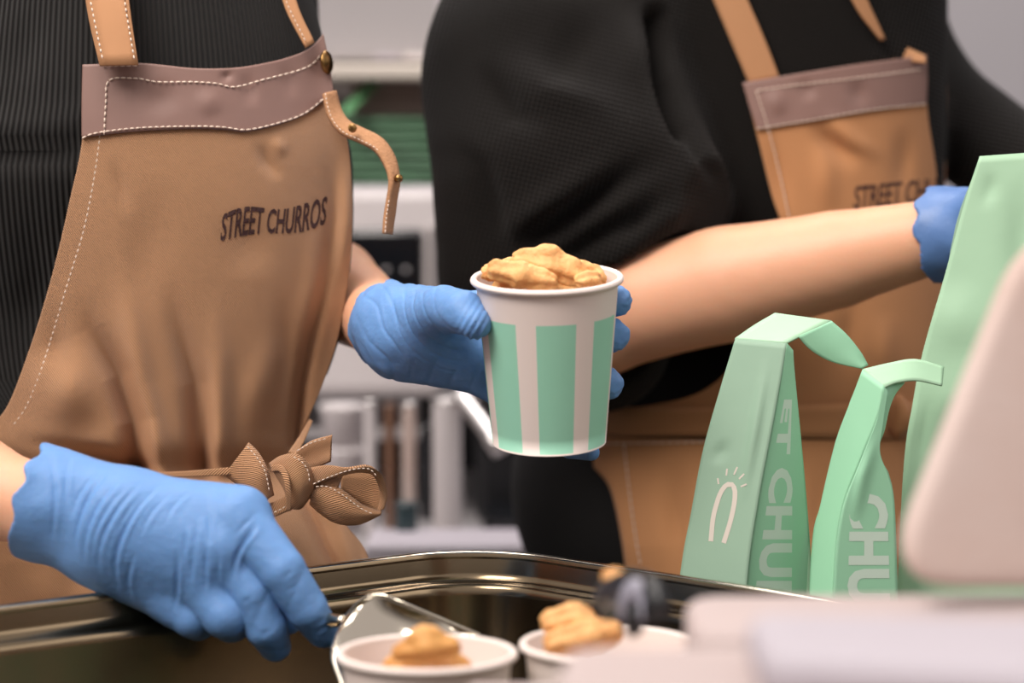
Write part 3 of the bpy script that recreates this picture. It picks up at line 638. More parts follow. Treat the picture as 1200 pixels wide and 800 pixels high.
# sweatshirt with its great sleeve
w2 = lambda px, py, D: V(px, py, D)
SW2 = [(w2(700, -70, 1.90), w2(650, 90, 1.83), rp(150, 1.88), rp(146, 1.83)),
       (w2(650, 90, 1.83), w2(672, 215, 1.80), rp(146, 1.83), rp(158, 1.80)),
       (w2(672, 215, 1.80), w2(640, 330, 1.80), rp(158, 1.80), rp(115, 1.8)),
       (w2(740, 205, 1.755), w2(790, 232, 1.745), rp(80, 1.755), rp(66, 1.745)),
       (w2(690, 300, 1.775), w2(745, 300, 1.745), rp(100, 1.775), rp(72, 1.745)),
       (w2(640, 330, 1.80), w2(700, 400, 1.80), rp(115, 1.80), rp(85, 1.80))]
def sw2fn(P):
    P = P.astype(np.float32); f = None
    for c in SW2:
        q = cap(P, *c); f = q if f is None else smin(f, q, 0.03)
    # plane that opens the sleeve hem over the forearm
    n = V(900, 330, 1.66) - V(740, 380, 1.73); n /= np.linalg.norm(n); n = (n + np.array([0, 0, -0.42])).astype(np.float32); n /= np.linalg.norm(n)
    pl = (P - V(779, 306, 1.70).astype(np.float32)) @ n
    f = np.maximum(f, pl - 0.0)
    f = np.maximum(f, -cap(P, V(700, 386, 1.740), V(880, 320, 1.70), rp(74, 1.74) + 0.002, rp(70, 1.7) + 0.002))
    roll = cap(P, w2(806, 222, 1.79), w2(824, 240, 1.79), rp(44, 1.8), rp(34, 1.80)); f = smin(f, roll, 0.010)
    # torso, far shoulder and arm
    cx, cy = X2, Y2 + 0.0
    q = np.sqrt(((P[..., 0] - cx) / np.where(P[..., 0] > cx, 0.118, 0.182)) ** 2 + ((P[..., 1] - cy) / (B2 - 0.004)) ** 2); tz = (q - 1) * 0.13
    tz = np.maximum(tz, 1.125 - P[..., 2]); tz = np.maximum(tz, P[..., 2] - 1.44)
    f = smin(f, tz, 0.02)
    f = smin(f, cap(P, w2(975, -95, 2.02), w2(1078, 108, 2.00), rp(92, 2.0), rp(58, 2.0)), 0.03)
    f = smin(f, cap(P, w2(1078, 108, 2.00), w2(1230, 228, 1.90), rp(58, 2.0), rp(62, 1.9)), 0.02)
    f = smin(f, cap(P, A3(X2, Y2, 1.42), A3(X2, Y2, 1.48), .085, .065), 0.05)
    return f
SF2 = [([(560, 330), (640, 270), (720, 215), (800, 165)], 16, 0.010), ([(600, 350), (690, 280), (790, 215)], 14, 0.008), ([(570, 290), (650, 235), (740, 180)], 18, -0.008), ([(620, 320), (710, 255), (800, 195)], 14, -0.007),
       ([(700, 320), (760, 265), (825, 230)], 12, -0.006), ([(720, 285), (780, 240)], 9, 0.006), ([(560, 70), (600, 130), (650, 150)], 14, 0.006), ([(585, 50), (640, 110), (740, 130)], 20, -0.006),
       ([(770, 20), (775, 90), (800, 150)], 10, 0.014, 'none'), ([(735, 0), (745, 80), (770, 130)], 18, -0.006), ([(520, 150), (560, 200), (600, 330)], 16, 0.008), ([(780, 110), (820, 175), (850, 230)], 9, 0.006), ([(640, 40), (700, 70)], 30, 0.004)]
def dispS(co, nn):
    px, py, D = proj(co); return -1.35 * folds(px, py, SF2) * (nn[:, 1] < 0.1) + 0.0015 * wob(co, 45, 9)
shirt2 = sdfmesh('sweatshirt', sw2fn, (-0.10, 1.60, 1.03), (0.55, 2.10, 1.52), 0.0042, M['knit2'], P2, dispS, 1)
# bib, waist band and skirt of the apron
TOP2 = [(870, 97), (925, 88), (1000, 76), (1060, 68), (1085, 64)]
a2 = coons(TOP2, [(688, 500), (850, 500), (1000, 500), (1130, 500)], [(870, 97), (885, 150), (905, 230), (925, 300), (900, 370), (862, 425), (815, 462), (740, 478), (690, 484), (688, 500)],
           [(1085, 64), (1086, 130), (1096, 200), (1102, 280), (1112, 380), (1130, 500)], 110, 130)
apron2 = patch('apron', a2, S2(a2[..., 0], a2[..., 1]), M['apron2'], P2, 0.0015)
b2 = coons(TOP2, [(887, 152), (950, 142), (1020, 130), (1085, 122)], [(870, 97), (878, 125), (887, 152)], [(1085, 64), (1086, 95), (1085, 122)], 60, 20)
patch('apron_band', b2, S2(b2[..., 0], b2[..., 1]) - 0.0022 + folds(b2[..., 0], b2[..., 1], [([(935, 90), (955, 120)], 9, .002), ([(1000, 90), (1010, 130)], 10, .002), ([(905, 100), (915, 140)], 10, -.002)]), M['band'], apron2, 0.0018)
SB2 = lambda px, py: S2(px, py) - 0.003
stitches('stitching', [(888, 106), (930, 100), (1000, 92), (1060, 84), (1085, 80)], SB2, apron2); stitches('stitching', [(887, 151), (950, 141), (1020, 129), (1085, 122)], SB2, apron2)
stitches('stitching', [(886, 106), (900, 150), (914, 205), (928, 270)], SB2, apron2, step=7, ln=5.5)
tm2 = lambda u, v: (1000 + 96 * u + 2 * v, 245 - 9 * u - v * (27 + 1.0 * u))
lettering('embroidered_name', 'STREET CHU', tm2, S2, M['embroid'], apron2, bold=0.012, spacing=0.95)
bvh2 = BVHTree.FromPolygons([v.co[:] for v in shirt2.data.vertices], [p.vertices[:] for p in shirt2.data.polygons])
def onto(px, py, lift=0.005):
    best = []
    for dx in (-6, 0, 6):
        d = Vector([float(c) for c in V(px + dx, py, 1.0) - CAM]); L0 = d.length; h = bvh2.ray_cast(Vector(CAM), d / L0)
        if h[3]: best.append(h[3] / L0)
    return (px, py, min(best) - lift if best else 1.83)
def strap_on(e1, e2):
    a, b = crom(e1, 9), crom(e2, 9)
    return rails('shoulder_strap', [onto(*p) for p in a], [onto(*p) for p in b], M['strap'], apron2, n=36, k=7, thick=0.002)
strap_on([(788, -110), (836, 0), (858, 52), (878, 99)], [(826, -110), (876, 0), (897, 48), (914, 92)])
strap_on([(950, -110), (998, 0), (1032, 48)], [(968, -110), (1016, 0), (1037, 46)])
rails('band_lining', [(1046, 70, 1.806), (1050, 56, 1.812), (1062, 56, 1.816), (1084, 66, 1.812)], [(1046, 78, 1.806), (1052, 72, 1.812), (1064, 72, 1.812), (1085, 74, 1.808)], M['strap'], apron2, thick=0.002)
sk = coons([(700, 512), (820, 515), (950, 515), (1130, 512)], [(738, 720), (830, 722), (950, 722), (1140, 720)], [(700, 512), (692, 540), (715, 572), (730, 640), (738, 720)], [(1130, 512), (1136, 600), (1140, 720)], 90, 50)
apw = patch('apron_skirt', sk, S2(sk[..., 0], sk[..., 1]) - 0.004, M['apron2'], apron2, 0.0015)
rails('waist_tie', [(x, 474 + 3 * math.sin(x * .01), float(S2(x, 474)) - 0.006) for x in range(694, 1131, 36)], [(x, 513 - 2 * math.sin(x * .01), float(S2(x, 513)) - 0.006) for x in range(694, 1131, 36)], M['apron2'], apron2, n=40, thick=0.002)
stitches('stitching', [(731, 520), (738, 580), (745, 630), (752, 670)], lambda x, y: S2(x, y) - .006, apron2, step=9, ln=8); stitches('stitching', [(700, 520), (760, 519), (860, 517)], lambda x, y: S2(x, y) - .006, apron2, step=9, ln=8)
rails('bow_knot', [(1040, 468, 1.785), (1055, 462, 1.775), (1066, 478, 1.775)], [(1040, 505, 1.785), (1052, 515, 1.775), (1064, 505, 1.775)], M['apron2'], apron2, bulge=.006, thick=.002)

# body, forearm, glove
x2, y2_ = X2, Y2 + .005
hip2 = A3(x2, y2_ + .02, .95); ch2 = A3(x2, y2_, 1.30); nk2 = A3(x2, y2_ + .01, 1.53)
shR2 = V(715, -40, 1.90); shL2 = V(1000, -60, 1.99)
el2 = V(700, 386, 1.745)
body2 = body('body', [(hip2 - A3(.04, 0, 0), ch2 - A3(.04, 0, 0), .085, .08), (hip2 + A3(.04, 0, 0), ch2 + A3(.04, 0, 0), .085, .08), (ch2, nk2 - A3(0, 0, .1), .085, .06), (shR2, shL2, .05, .05),
      (shR2, el2, .048, rp(56, 1.745)), (el2, V(760, 355, 1.735), rp(56, 1.74), rp(66, 1.73), .006), (V(760, 355, 1.730), V(850, 333, 1.712), rp(66, 1.73), rp(68, 1.712), .004), (V(850, 333, 1.712), V(980, 304, 1.682), rp(68, 1.712), rp(57, 1.682), .004), (V(980, 304, 1.682), V(1098, 276, 1.650), rp(57, 1.682), rp(44, 1.65), .004), (V(1098, 275, 1.65), V(1150, 268, 1.63), rp(34, 1.65), rp(24, 1.63), .01),
      (shL2, V(1076, 112, 2.02), .034, .026), (V(1076, 112, 2.02), V(1300, 255, 1.88), .026, .026), (V(1300, 255, 1.88), V(1345, 277, 1.845), .026, .02),
      (hip2 + A3(-.08, 0, -.04), A3(x2 - .09, y2_, .48), .085, .052), (A3(x2 - .09, y2_, .48), A3(x2 - .09, y2_ + .02, .09), .05, .036), (A3(x2 - .09, y2_ + .04, .035), A3(x2 - .09, y2_ - .10, .035), .034, .032),
      (hip2 + A3(.08, 0, -.04), A3(x2 + .09, y2_, .48), .085, .052), (A3(x2 + .09, y2_, .48), A3(x2 + .09, y2_ + .02, .09), .05, .036), (A3(x2 + .09, y2_ + .04, .035), A3(x2 + .09, y2_ - .10, .035), .034, .032)] + [(c[0] + nk2 - nk1, c[1] + nk2 - nk1, c[2], c[3]) for c in headc],
     (-0.08, 1.52, -.01), (0.62, y2_ + .2, 1.82), P2, h=0.0062)
trousers(x2 - .01, y2_ + .01, 1.04, P2, 0.135); shoes(x2, y2_, P2); hair(nk2, P2)
palm3 = [((1100, 272, 1.650, 42), (1140, 270, 1.630, 36)), ((1130, 258, 1.635, 28), (1200, 248, 1.610, 24)), ((1130, 268, 1.630, 30), (1202, 266, 1.605, 24)), ((1130, 280, 1.632, 28), (1200, 286, 1.605, 22)), ((1125, 290, 1.635, 26), (1190, 302, 1.610, 20))]
fing3 = [[(1200, 248, 1.61, 22), (1260, 250, 1.585, 19), (1290, 275, 1.570, 17), (1290, 300, 1.565, 15)], [(1202, 266, 1.605, 22), (1262, 272, 1.58, 19), (1290, 298, 1.566, 17), (1286, 325, 1.562, 15)],
         [(1200, 286, 1.605, 21), (1256, 296, 1.58, 18), (1280, 322, 1.566, 16), (1274, 344, 1.562, 15)], [(1190, 302, 1.61, 18), (1236, 316, 1.59, 15), (1256, 340, 1.576, 14), (1250, 358, 1.57, 13)],
         [(1140, 250, 1.62, 26), (1185, 232, 1.585, 21), (1225, 236, 1.565, 18), (1255, 250, 1.558, 15)]]
glove('glove', palm3, fing3, ((960, 308, 1.685, 61), (1110, 272, 1.648, 43)), V(1150, 268, 1.63) - V(1085, 277, 1.655), (1098, 277, 1.652), M['glove2'], P2,
      lambda co, nn: 0.0011 * wob(co, 150, 6) * (proj(co)[0] < 1150) + .0008, h=0.0015, extra=lambda P, f: smin(f, cap(P, V(1130, 270, 1.64), V(1092, 276, 1.655), rp(50, 1.65), rp(58, 1.65)), .004))

# her other gloved hand, beyond the right edge
palm4 = [((1345, 278, 1.842, 34), (1375, 290, 1.82, 30)), ((1360, 278, 1.83, 26), (1412, 290, 1.79, 22)), ((1358, 290, 1.83, 26), (1406, 306, 1.79, 22)), ((1352, 298, 1.83, 24), (1398, 320, 1.79, 20))]
fing4 = [[(1412, 290, 1.79, 20), (1450, 302, 1.75, 16), (1468, 325, 1.73, 14)], [(1410, 302, 1.79, 20), (1444, 322, 1.75, 16), (1458, 348, 1.73, 14)], [(1404, 312, 1.79, 19), (1432, 338, 1.755, 16), (1442, 362, 1.735, 13)],
         [(1396, 322, 1.79, 17), (1416, 348, 1.76, 13), (1422, 368, 1.745, 11)], [(1370, 270, 1.82, 22), (1405, 262, 1.775, 17), (1432, 270, 1.75, 14)]]
glove('glove', palm4, fing4, ((1290, 250, 1.885, 40), (1356, 282, 1.836, 33)), V(1375, 290, 1.82) - V(1335, 272, 1.85), (1336, 272, 1.848), M['glove2'], P2, lambda co, nn: 0.0008 * wob(co, 150, 16) + .0006, h=0.002)
# ================================================================ paper cups
def stripe_material(name):
    m = bpy.data.materials.new(name); m.use_nodes = True; t = m.node_tree; N = t.nodes; L = t.links; b = N['Principled BSDF']; b.inputs['Roughness'].default_value = 0.5
    tcn = N.new('ShaderNodeTexCoord'); sp = N.new('ShaderNodeSeparateXYZ'); L.new(tcn.outputs['UV'], sp.inputs[0])
    def mt(op, a, c=None):
        q = N.new('ShaderNodeMath'); q.operation = op
        for i, v in enumerate((a, c)):
            if v is None: continue
            if isinstance(v, (int, float)): q.inputs[i].default_value = v
            else: L.new(v, q.inputs[i])
        return q.outputs[0]
    fr = mt('FRACT', mt('MULTIPLY', sp.outputs[0], 7.0)); s = mt('LESS_THAN', fr, 0.655)
    s = mt('MULTIPLY', s, mt('LESS_THAN', sp.outputs[1], 0.815)); s = mt('MULTIPLY', s, mt('GREATER_THAN', sp.outputs[1], 0.012))
    no = N.new('ShaderNodeTexNoise'); no.inputs['Scale'].default_value = 40; L.new(tcn.outputs['Object'], no.inputs['Vector'])
    g = N.new('ShaderNodeMix'); g.data_type = 'RGBA'; L.new(no.outputs['Fac'], g.inputs['Factor']); g.inputs['A'].default_value = (*lin((150, 208, 180)), 1); g.inputs['B'].default_value = (*lin((158, 214, 188)), 1)
    mx = N.new('ShaderNodeMix'); mx.data_type = 'RGBA'; L.new(s, mx.inputs['Factor']); mx.inputs['A'].default_value = (*lin((232, 216, 208)), 1); L.new(g.outputs['Result'], mx.inputs['B']); L.new(mx.outputs['Result'], b.inputs['Base Color'])
    return m
M['stripe'] = stripe_material('mint_striped_card')
CUPH = 0.1032
def cup(label, centre, tilt=0.0, spin=0.0, side=0.0, CUPH=CUPH):         # centre of the rim, world
    mtx = Matrix.Translation(Vector([float(v) for v in centre])) @ Matrix.Rotation(side, 4, 'Y') @ Matrix.Rotation(tilt, 4, 'X') @ Matrix.Translation((0, 0, -CUPH))
    rt = root('paper_cup', (mtx @ Vector((0, 0, 0)))); tag(rt, label, 'cup')
    rb, rtop = 0.0345, 0.0428; n = 112; pr = [(rb, 0.0), (rb, 0.0008)] + [(rb + (rtop - rb) * t, 0.0008 + (CUPH - 0.004) * t) for t in np.linspace(0, 1, 12)]
    vs, uv = [], []
    for r, z in pr:
        for k in range(n + 1):
            a = 2 * math.pi * k / n + spin; vs.append(mtx @ Vector((r * math.cos(a), r * math.sin(a), z))); uv.append((k / n, z / (CUPH - 0.004)))
    o = mk('wall', vs, gridfaces(n + 1, len(pr)), M['stripe'], rt, True, uv)
    ins = [(rtop - 0.0008, CUPH - 0.002), (rb - 0.0008 + 0.0008, 0.008), (rb - 0.001, 0.006), (0.0, 0.006)]
    lathe('lining', ins[:3] + [(0.0001, 0.006)], M['white_paper'], rt, mtx, caps=False)
    lathe('base', [(0.0001, 0.003), (rb - 0.003, 0.003), (rb - 0.0015, 0.0), (rb - 0.0004, 0.0), (rb - 0.0002, 0.006)], M['white_paper'], rt, mtx, caps=False)
    ring = [(rtop + 0.0012 + 0.0021 * math.cos(q), CUPH - 0.0025 + 0.0021 * math.sin(q)) for q in np.linspace(0, 2 * math.pi, 13)]
    lathe('rolled_rim', ring, M['white_paper'], rt, mtx)
    return rt, mtx
rimc = V(641, 322, 1.447); TILT = R(8.2)
_, CM = cup('white paper cup with mint stripes, heaped with churro bites, held up in gloved hand', rimc, TILT, R(-90 - 10.5), R(-1.0))
cup2c = V(500, 765, 1.222); cup2c[2] = RIMZ + 0.001 - 0.0; 
cup('white paper cup with one browned churro bite, standing nearest in the pan', (cup2c[0], cup2c[1], RIMZ + .001), 0, R(20), 0, RIMZ + .001 - CZ - .0035)
cup3c = V(713, 757, 1.245); cup('white paper cup half hidden by blurred boxes, churro bites above its rim', (cup3c[0], cup3c[1], RIMZ + .001), 0, R(50), 0, RIMZ + .001 - CZ - .0035)

# churro bites
def churro(label, pts, seed, m=None, ridges=5, group=None):    # pts: (px,py,D,r px) chain
    W = np.array([V(*p[:3]) for p in pts]); rr = [rp(p[3], p[2]) for p in pts]; mx_ = max(rr) + 0.005
    ax = W[-1] - W[0]; ax = ax / (np.linalg.norm(ax) + 1e-9); u = np.cross(ax, [0, 0, 1.0]); u /= np.linalg.norm(u); v = np.cross(ax, u)
    def fn(P):
        f = None
        for i in range(len(W) - 1):
            q = cap(P, W[i], W[i + 1], rr[i], rr[i + 1]); f = q if f is None else smin(f, q, 0.003)
        return f
    def dp(co, nn):
        q = co - W[0]; a = np.arctan2(q @ v, q @ u); return 0.0008 * np.cos(ridges * a + (q @ ax) * 40) + 0.0016 * wob(co, 220, seed) + 0.0008 * wob(co, 600, seed + 1)
    o = sdfmesh('churro', fn, W.min(0) - mx_, W.max(0) + mx_, 0.0013, m or M['churro'], None, dp, 1)
    c = W.mean(0); 
    tag(o, label, 'churro', group); return o
churro('large golden churro bite lying on top of the heap in held cup', [(614, 307, 1.440, 16), (640, 308, 1.438, 19), (668, 318, 1.436, 16), (684, 325, 1.434, 11)], 1)
churro('golden churro bite at left front of the held cup, long and flat', [(584, 318, 1.428, 13), (610, 322, 1.424, 14), (645, 331, 1.424, 11)], 2)
churro('small churro end at right front of the held cup', [(682, 329, 1.424, 10), (697, 328, 1.427, 9)], 3)
churro('golden churro bite at back right of the held cup', [(665, 313, 1.462, 13), (690, 320, 1.458, 12), (702, 325, 1.452, 9)], 4)
churro('short churro knob at far left rim of the held cup', [(572, 320, 1.440, 9), (578, 318, 1.448, 11)], 5)
churro('churro bite at back left of the held cup', [(598, 312, 1.462, 12), (622, 314, 1.466, 12)], 6)
churro('churro bite low in the held cup under the heap', [(592, 340, 1.440, 16), (680, 342, 1.440, 16)], 7)
churro('browned triangular churro bite in the nearest white cup', [(468, 764, 1.205, 9), (500, 752, 1.205, 19), (527, 757, 1.205, 13)], 8, M['churro_dark'])
churro('churro bite under the browned one in nearest white cup', [(470, 790, 1.222, 24), (530, 790, 1.222, 24)], 12, M['churro_dark'])
churro('golden churro bite standing up from the half hidden cup', [(652, 728, 1.235, 17), (672, 722, 1.235, 16), (686, 724, 1.24, 12)], 9)
churro('golden churro bite beside the black tongs in half hidden cup', [(650, 752, 1.225, 14), (690, 744, 1.225, 18), (715, 742, 1.23, 16)], 10)

# ================================================================ steel pan
P0 = np.array([-.0217, 1.5435]); dl = np.array([-.787, -.617]); dr = np.array([.738, -.675])
Q = [P0, P0 + .52 * dl, P0 + .52 * dl + .405 * dr, P0 + .405 * dr]
def rounded(Q, r, off):                                     # rounded outline, shrunk by off
    out = []; n = len(Q); cen = sum(Q) / n
    Qs = []
    for i in range(n):
        a, b, c = Q[i - 1], Q[i], Q[(i + 1) % n]; e1 = (a - b) / np.linalg.norm(a - b); e2 = (c - b) / np.linalg.norm(c - b)
        sn = abs(e1[0] * e2[1] - e1[1] * e2[0]); Qs.append(b + (e1 + e2) * off / sn)
    for i in range(n):
        a, b, c = Qs[i - 1], Qs[i], Qs[(i + 1) % n]; e1 = (a - b) / np.linalg.norm(a - b); e2 = (c - b) / np.linalg.norm(c - b)
        th = math.acos(np.clip(e1 @ e2, -1, 1)); rr = max(r - off, 0.012); T = rr / math.tan(th / 2); bis = (e1 + e2) / np.linalg.norm(e1 + e2); C = b + bis * rr / math.sin(th / 2)
        s0 = b + e1 * T - C; s1 = b + e2 * T - C; a0 = math.atan2(s0[1], s0[0]); a1 = math.atan2(s1[1], s1[0]); da = (a1 - a0 + math.pi) % (2 * math.pi) - math.pi
        for k in range(17): q = a0 + da * k / 16; out.append(C + rr * np.array([math.cos(q), math.sin(q)]))
    return np.array(out)
pan = root('serving_pan', (float(P0[0]), 1.25, CZ)); tag(pan, 'deep stainless steel pan with stepped rim between both workers and the cups', 'pan')
def sweep(name, prof, m, close=None):
    vs = []; 
    for off, z in prof: vs += [(p[0], p[1], z) for p in rounded(Q, 0.076, off)]
    n = 68; fs = gridfaces(n, len(prof), True).tolist()
    if close == 'end': fs.append(list(range((len(prof) - 1) * n, len(prof) * n))[::-1])
    return mk(name, vs, fs, m, pan)
rz = RIMZ
sweep('rim', [(0.0, rz - 0.006), (-0.0006, rz - 0.003), (0.0004, rz - 0.0006), (0.003, rz), (0.0065, rz + 0.0002), (0.0085, rz - 0.0012), (0.0095, rz - 0.004), (0.0085, rz - 0.0045), (0.003, rz - 0.0016), (0.0006, rz - 0.003), (0.0, rz - 0.006)], M['steel'])
sweep('inner_wall', [(0.0085, rz - 0.001), (0.0095, rz - 0.004), (0.0105, rz - 0.013), (0.0115, rz - 0.0165), (0.015, rz - 0.0185), (0.0175, rz - 0.0195), (0.019, rz - 0.0215), (0.0195, rz - 0.026), (0.024, CZ + 0.016), (0.028, CZ + 0.007), (0.036, CZ + 0.003), (0.05, CZ + 0.0025)], M['steel_in'], 'end')
sweep('outer_wall', [(0.0095, rz - 0.003), (0.0100, rz - 0.02), (0.018, rz - 0.024), (0.0225, CZ + 0.016), (0.027, CZ + 0.005), (0.035, CZ + 0.0002), (0.05, CZ + 0.0002)], M['steel_in'], 'end')

# steel scoop in the lower hand
sc = root('scoop', V(450, 740, 1.33)); tag(sc, 'shiny steel scoop held in the lower gloved hand inside the pan', 'scoop')
tube('handle', crom3([V(250, 676, 1.405), V(320, 704, 1.395), V(352, 716, 1.385), V(385, 726, 1.37), V(405, 728, 1.36)], 24), [0.0055] * 12 + list(np.linspace(0.0055, 0.0035, 12)), M['steel'], sc, 12)
bl = coons([(404, 724), (425, 702), (445, 697), (462, 702), (510, 722), (562, 744)], [(398, 800), (430, 820), (470, 830), (520, 825), (550, 800)], [(404, 724), (392, 745), (388, 770), (398, 800)], [(562, 744), (560, 770), (550, 800)], 40, 30)
u_ = np.linspace(0, 1, 40)[None]; v_ = np.linspace(0, 1, 30)[:, None]
Dbl = 1.36 - 0.02 * u_ - 0.055 * v_ + 0.022 * np.sin(np.pi * u_) * np.sin(np.pi * np.clip(v_ + .1, 0, 1))
patch('blade', bl, Dbl, M['steel'], sc, 0.0012)
tube('blade_edge', VV(crom([(404, 724), (425, 702), (445, 697), (462, 702), (510, 722), (562, 744)], 40)[:, 0], crom([(404, 724), (425, 702), (445, 697), (462, 702), (510, 722), (562, 744)], 40)[:, 1], 1.36 - 0.02 * np.linspace(0, 1, 40)), 0.0011, M['steel'], sc, 8)

# ================================================================ mint paper bags
def plane_depth(p, q, r):                                   # depth linear in the pixel plane through three (px,py,D)
    A = np.array([[p[0], p[1], 1], [q[0], q[1], 1], [r[0], r[1], 1]], float); c = np.linalg.solve(A, np.array([p[2], q[2], r[2]]))
    return lambda x, y: c[0] * np.asarray(x, float) + c[1] * np.asarray(y, float) + c[2]
def decal(name, polys, wd, depth, m, parent, lift=0.0006):
    for P in polys:
        c = crom(P, 26 if len(P) > 2 else 3); g = np.gradient(c, axis=0); g /= np.linalg.norm(g, axis=1)[:, None]; nn = np.stack([-g[:, 1], g[:, 0]], 1) * wd / 2
        A = c + nn; B = c - nn
        rails(name, np.c_[A, depth(A[:, 0], A[:, 1]) - lift], np.c_[B, depth(B[:, 0], B[:, 1]) - lift], m, parent, n=len(c), k=2, thick=0)
YB = lambda D: 400 + ((CAM[2] - CZ - 0.0005) / D - math.sin(PITCH)) / math.cos(PITCH) * F    # row where the counter is met at depth D
bag = root('gift_bag', V(875, YB(1.49), 1.49)); tag(bag, 'mint paper bag nearest the striped cup, curved arch mark on its front, top folded over', 'bag')
yb = YB(1.475)
fr = coons([(862, 396), (922, 402)], [(778, yb), (868, yb)], [(862, 396), (845, 452), (824, 527), (810, 600), (797, 674), (778, yb)], [(922, 402), (914, 450), (905, 500), (888, 590), (875, 686), (868, yb)], 20, 60)
d1 = plane_depth((862, 396, 1.492), (922, 402, 1.480), (797, 674, 1.478))
D1 = lambda x, y: d1(x, y) + folds(x, y, [([(900, 410), (885, 500), (868, 600)], 5, -.003), ([(840, 520), (850, 540)], 9, .002)])
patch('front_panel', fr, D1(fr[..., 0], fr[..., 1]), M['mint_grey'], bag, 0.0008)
gs = coons([(922, 402), (929, 410)], [(868, yb), (958, yb)], [(922, 402), (914, 450), (905, 500), (888, 590), (875, 686), (868, yb)], [(929, 410), (931, 440), (938, 510), (946, 600), (951, 680), (958, yb)], 24, 60)
ug = np.linspace(0, 1, 24)[None]; dg1 = plane_depth((922, 402, 1.480), (951, 680, 1.505), (875, 686, 1.4695))
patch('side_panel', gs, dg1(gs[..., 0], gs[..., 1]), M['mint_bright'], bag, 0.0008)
bk = coons([(866, 396), (929, 410)], [(800, YB(1.53)), (958, yb)], [(866, 396), (830, 527), (800, YB(1.53))], [(929, 410), (938, 510), (951, 680), (958, yb)], 12, 40)
patch('back_panel', bk, 1.50 + 0.028 * np.linspace(0, 1, 40)[:, None] * (1 - 0.9 * np.linspace(0, 1, 12)[None]) + 0 * bk[..., 0], M['mint'], bag, 0.0008)
rails('folded_top', [(861, 397, 1.492), (884, 381, 1.500), (908, 367, 1.508)], [(922, 402, 1.480), (948, 389, 1.490), (974, 376, 1.500)], M['mint'], bag, k=8, thick=0.001)
rails('top_flap', [(974, 376, 1.500), (992, 392, 1.502), (1008, 412, 1.504), (1017, 428, 1.506)], [(935, 394, 1.484), (950, 410, 1.488), (975, 424, 1.494), (1010, 432, 1.500)], M['mint_bright'], bag, k=12, bulge=0.002, thick=0.0008)
def vtext(name, text, x_top, x_bot, y0, y1, h_top, h_bot, depth, m, parent):      # letters turned a quarter right, reading downwards
    def mp(u, v):
        y = y0 + (y1 - y0) * u; xl = x_top + (x_bot - x_top) * u; hh = h_top + (h_bot - h_top) * u
        return xl + v * hh, y
    lettering(name, text, mp, depth, m, parent, bold=0.045, lift=0.0006, thick=0, spacing=1.06)
vtext('printed_name', 'ET', 919, 907, 468, 532, 9, 19, dg1, M['print'], bag); vtext('printed_name', 'CHURR', 904, 876, 548, 756, 25, 52, dg1, M['print'], bag)
decal('printed_mark', [[(833, 634), (836, 605), (844, 578), (853, 567), (860, 570), (861, 585), (856, 610), (848, 636)]], 5.5, D1, M['print_pink'], bag)
decal('printed_mark', [[(842, 567), (841, 560)], [(851, 557), (852, 549)], [(860, 556), (864, 547)], [(866, 561), (872, 555)], [(868, 570), (875, 567)]], 2.0, D1, M['print_pink'], bag)

bag2 = root('gift_bag', V(1000, YB(1.47), 1.47)); tag(bag2, 'mint paper bag with pinched neck between the first bag and white foam lid', 'bag')
yb2 = YB(1.465)
pa = coons([(1011, 433), (1036, 452)], [(944, yb2), (972, yb2)], [(1011, 433), (995, 475), (979, 519), (962, 590), (951, 648), (944, yb2)], [(1036, 452), (1028, 490), (1008, 540), (986, 600), (977, 680), (972, yb2)], 14, 60)
d2 = plane_depth((1011, 433, 1.485), (1036, 452, 1.470), (951, 648, 1.495))
patch('side_panel', pa, d2(pa[..., 0], pa[..., 1]), M['mint_bright'], bag2, 0.0008)
pb = coons([(1036, 452), (1040, 458)], [(972, yb2), (1056, yb2)], [(1036, 452), (1028, 490), (1008, 540), (986, 600), (977, 680), (972, yb2)], [(1040, 458), (1034, 500), (1031, 530), (1042, 560), (1048, 590), (1051, 680), (1056, yb2)], 20, 60)
d2b = plane_depth((1036, 452, 1.470), (977, 680, 1.470), (1051, 680, 1.480))
patch('front_panel', pb, d2b(pb[..., 0], pb[..., 1]) + folds(pb[..., 0], pb[..., 1], [([(1030, 500), (1010, 560), (1000, 620)], 7, -.003)]), M['mint_bright'], bag2, 0.0008)
pc = coons([(1013, 433), (1040, 458)], [(950, YB(1.51)), (1056, yb2)], [(1013, 433), (985, 519), (950, YB(1.51))], [(1040, 458), (1031, 530), (1048, 590), (1056, yb2)], 10, 30)
patch('back_panel', pc, 1.487 + 0.02 * np.linspace(0, 1, 30)[:, None] + 0 * pc[..., 0], M['mint'], bag2, 0.0008)
rails('folded_top', [(1011, 433, 1.485), (1040, 426, 1.490), (1072, 421, 1.494), (1106, 430, 1.500)], [(1036, 454, 1.470), (1052, 448, 1.476), (1075, 446, 1.482), (1104, 452, 1.486)], M['mint'], bag2, k=8, thick=0.001)
rails('neck_fold', [(1036, 454, 1.472), (1046, 450, 1.478), (1060, 448, 1.486)], [(1030, 520, 1.474), (1037, 500, 1.478), (1040, 470, 1.488)], M['mint_bright'], bag2, thick=0.0008)
vtext('printed_name', 'CHURR', 996, 990, 578, 786, 44, 56, d2b, M['print'], bag2)

